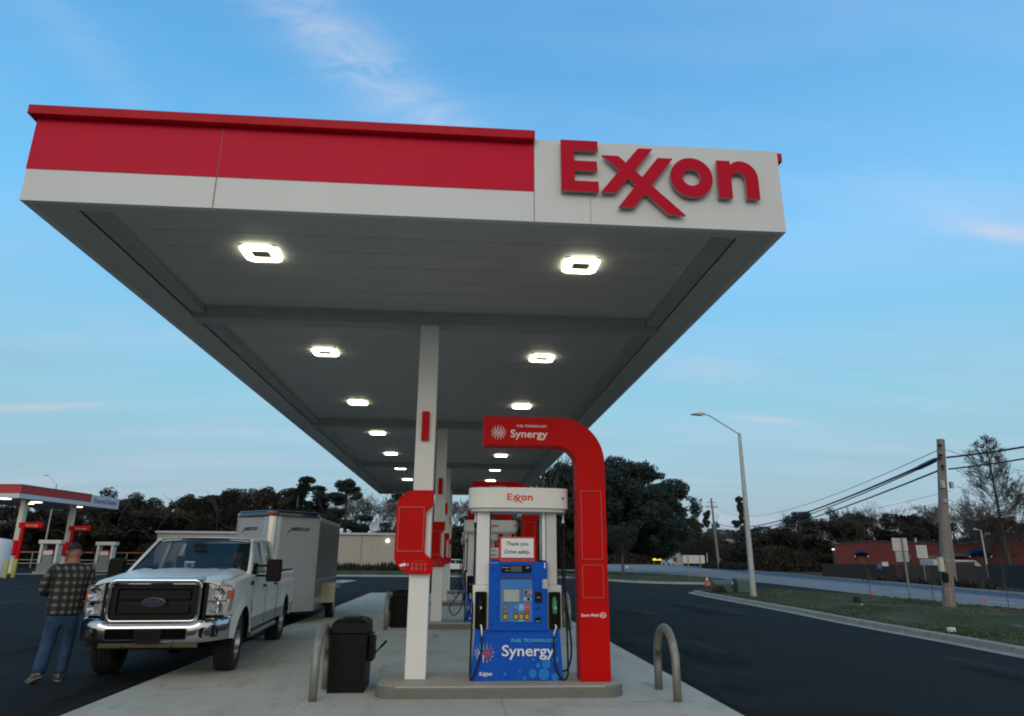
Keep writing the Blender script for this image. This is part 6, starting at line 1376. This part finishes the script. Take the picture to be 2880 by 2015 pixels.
for (u, Y_, h_, lb) in ((1577, 165, 3.2, 'short white marker post right of the low wide white sign'),):
    p = at(u, 1262, Y_); o = MB().box(-.06, .06, -.03, .03, 0, h_).build('marker_post', WHITE, bevel=.02); o.location = (p.x + 1, Y_, 0); tag(o, lb, 'marker post')
o = MB().lathe([(.001, 0), (.25, .02), (.28, .3), (.15, .5), (.001, .52)], (0, 0, 0), 'z', 14).build('gas_tank', mat('tank_white', (.6, .62, .64), .4), smooth=True); p = at(1405, 1264, 110); o.location = (p.x, 110, .1); tag(o, 'small white rounded tank by the road under the huge oak', 'tank')
cn2 = dup(cn, (at(1416, 1264, 110).x, 110, 0), 0, 'distant orange traffic cone beside the small white tank'); cn2.scale = (1.2, 1.2, 1.2)
# ------------------------------------------------------------------ far fuel station at the left
P0 = Vector((-39.93, 66)); P1 = Vector((-31.75, 66 + 0)); 
fs = thing('fuel_canopy', 'smaller red and white fuel canopy far away at the left edge', 'canopy', (-40.6, 66.9, 0), R(0))
# near corner K0, long edge runs away to K1, short edge runs off to the left
K0, K1_, = Vector((-39.9, 66.0)), Vector((-38.2, 81.0))
dl = (K1_ - K0).normalized(); dw = Vector((-dl.y, dl.x)); L_ = (K1_ - K0).length
fs.location = (K0.x, K0.y, 0); fs.rotation_euler = (0, 0, math.atan2(dl.y, dl.x))       # local +X runs away from the viewer, +Y to the left
zb1, zt1 = 6.55, 7.75
b = MB(); b.box(0, L_, 0, 9, zb1 + .05, zb1 + .2); b.box(0, L_, -.05, -.001, zb1, zt1 - .02); b.box(-.05, -.001, -.05, 9, zb1, zt1 - .02); b.box(L_, L_ + .05, -.05, 9, zb1, zt1 - .02); b.build('fascia', mat('far_fascia_white', (.55, .58, .62), .5), fs)
b = MB(); b.box(.0, L_ - 4.9, -.06, -.0505, zb1 + .42, zt1 - .06); b.box(-.06, -.0505, -.06, 9, zb1 + .42, zt1 - .06); b.box(-.1, L_ - 4.9, -.1, .1, zt1 - .058, zt1 + .04); b.box(-.1, .1, .101, 9, zt1 - .058, zt1 + .04); b.build('red_band', mat('far_red', (.42, .03, .03), .5), fs)
b = MB(); b.text('ExxonDiesel', L_ - 4.35, zb1 + .42, .50, -.0505, width=3.9, depth=.02, bold=.02); b.build('canopy_lettering', mat('far_lettering', (.20, .12, .30), .5), fs)
for (x, y) in ((2.6, 1.3), (9.6, 1.3), (9.6, 6.5)):
    b = MB(); b.box(x - .22, x + .22, y - .22, y + .22, 0, zb1 + .04); b.build('column', mat('far_column', (.58, .58, .52), .5), fs)
for (x, y) in ((1.2, 2.2), (5.3, 2.2), (7.2, 4.4), (11.5, 2.2)):
    b = MB(); b.box(-.35, .35, -.35, .35, -.06, -.001); o = b.build('canopy_light', mat('far_lamp', (1, 1, .8), .4, emit=(1, .95, .65), es=5)); o.matrix_world = fs.matrix_basis @ Matrix.Translation((x, y, zb1 + .048))
    tag(o, f'{ {1.2: "nearest", 5.3: "second", 7.2: "third", 11.5: "farthest"}[x] } glowing square light under the far canopy', 'ceiling light', 'lights under the far canopy')
def far_pump(x, y, lb):
    th = thing('fuel_pump', lb, 'fuel pump', (0, 0, 0), 0, 'distant fuel pumps'); th.location = (fs.matrix_basis @ Vector((x, y, 0))); th.rotation_euler = (0, 0, 0)
    b = MB(); b.box(-.8, .8, -.4, .4, .15, .9); b.box(-.45, .45, -.35, .35, .901, 1.55); b.build('cabinet', mat('far_cabinet', (.16, .17, .18), .5), th, bevel=.03)
    b = MB(); b.box(-.8, -.58, -.35, .35, .901, 2.6); b.build('pillar', mat('far_white', (.5, .51, .47), .5), th); b = MB(); b.box(.58, .8, -.35, .35, .901, 2.6); b.build('pillar', MATS['far_white'], th)
    b = MB(); b.box(-1.0, 1.0, -.42, .42, 2.601, 2.95); b.build('header', mat('far_white', (.5, .51, .47), .5), th, bevel=.05)
    b = MB(); b.box(-.42, .42, -.37, -.351, 1.62, 2.0); b.box(-.42, .42, -.37, -.351, 2.01, 2.12, 1); b.build('message_sign', [mat('far_white', (.5, .51, .47), .5), RED], th)
    b = MB(); b.box(-.95, .95, -.6, .6, 0, .15); b.build('plinth', KERB, th)
far_pump(3.0, -2.1 + .3, 'left one of the two pumps under the far canopy'); far_pump(10.2, -2.6, 'right one of the two pumps under the far canopy, behind the man')
def far_arch(x, y, lb):
    th = thing('pump_arch', lb, 'arch sign', (0, 0, 0), 0, 'distant red arches'); th.location = (fs.matrix_basis @ Vector((x, y, 0)))
    b = MB(); b.box(-.1, .16, -.1, .1, 0.0, 4.0); b.box(-.35, 1.75, -.12, .12, 4.001, 4.5); b.build('arch_frame', RED, th, bevel=.04)
    b = MB(); b.text('Synergy', .3, 4.15, .2, -.121, width=1.1); b.build('arch_lettering', mat('far_white', (.5, .51, .47), .5), th)
    b = MB(); b.box(-.75, -.12, -.16, .10, 1.55, 2.9); b.build('service_panel', RED, th, bevel=.12, bseg=3)
far_arch(2.0, .55, 'left one of the two distant red arches'); far_arch(9.0, .55, 'right one of the two distant red arches')
b = MB(); b.box(-46, -31, 64.6, 66.6, 0, .02); o = struct(b.build('concrete_apron', mat('pale_apron', (.26, .265, .23), .8, nscale=1, namt=.1)))
tk_ = thing('storage_tank', 'tall white cylindrical tank at the left edge of the far station', 'tank', (-34.25, 55.5, 0))
b = MB(); b.lathe([(.001, 0), (.85, 0), (.85, 2.5), (.75, 2.68), (.001, 2.8)], (0, 0, 0), 'z', 24); b.build('tank_shell', mat('tank_white', (.6, .62, .64), .4), tk_, auto=40)
for i, (x, y) in enumerate(((-32.6, 54.2), (-32.75, 55.4))):
    b = MB(); b.lathe([(.12, 0), (.12, 1.2), (.08, 1.3), (.001, 1.32)], (0, 0, 0), 'z', 14); o = b.build('bollard', mat('bollard_yellow', (.42, .36, .04), .5), auto=40, loc=(x, y, 0)); tag(o, ('left' if i == 0 else 'right') + ' yellow bollard beside the tall white tank', 'bollard')
# low railing and parked things behind the far station
rl = thing('rail_fence', 'long low pale railing with orange top behind the far station', 'railing', (-58, 98, 0))
b = MB(); b.box(0, 36, -.06, .06, 1.9, 2.05); b.build('top_rail', mat('rust_rail', (.28, .12, .06), .7), rl)
for i in range(19): b = MB(); b.box(i * 2 - .06, i * 2 + .06, -.06, .06, 0, 1.898); b.build('post', mat('rail_grey', (.24, .23, .22), .7), rl)
b = MB(); b.box(0, 36, -.03, .03, .5, .62); b.box(0, 36, -.03, .03, .95, 1.05); b.build('rail', mat('rail_grey', (.24, .23, .22), .7), rl)
pt = thing('parked_truck', 'white box truck parked far behind, left of the pickup windscreen', 'truck', (-33.8, 92, 0), R(4))
b = MB(); b.box(0, 7, -1.2, 1.2, .9, 2.5)
for i in range(6): b.box(.5 + i * 1.1, .8 + i * 1.1, -1.22, -1.201, 1.0, 2.4, 1)
b.build('box_body', [mat('box_pale', (.40, .40, .38), .6, nscale=1.5, namt=.3), mat('box_dark', (.08, .08, .08), .6)], pt)
b = MB(); b.prism([(-2.2, .5), (-.05, .5), (-.05, 2.2), (-1.2, 2.2), (-1.7, 1.4), (-2.2, 1.3)], -1.1, 1.1, 'y'); b.build('cab', mat('cab_pale', (.35, .36, .36), .5), pt, bevel=.05)
for x in (-1.3, 1.2, 5.6): b = MB(); b.lathe([(.02, -.15), (.4, -.15), (.45, -.1), (.45, .15), (.02, .15)], (x, -1.05, .45), 'y', 18); b.build('wheel', RUBBER, pt)
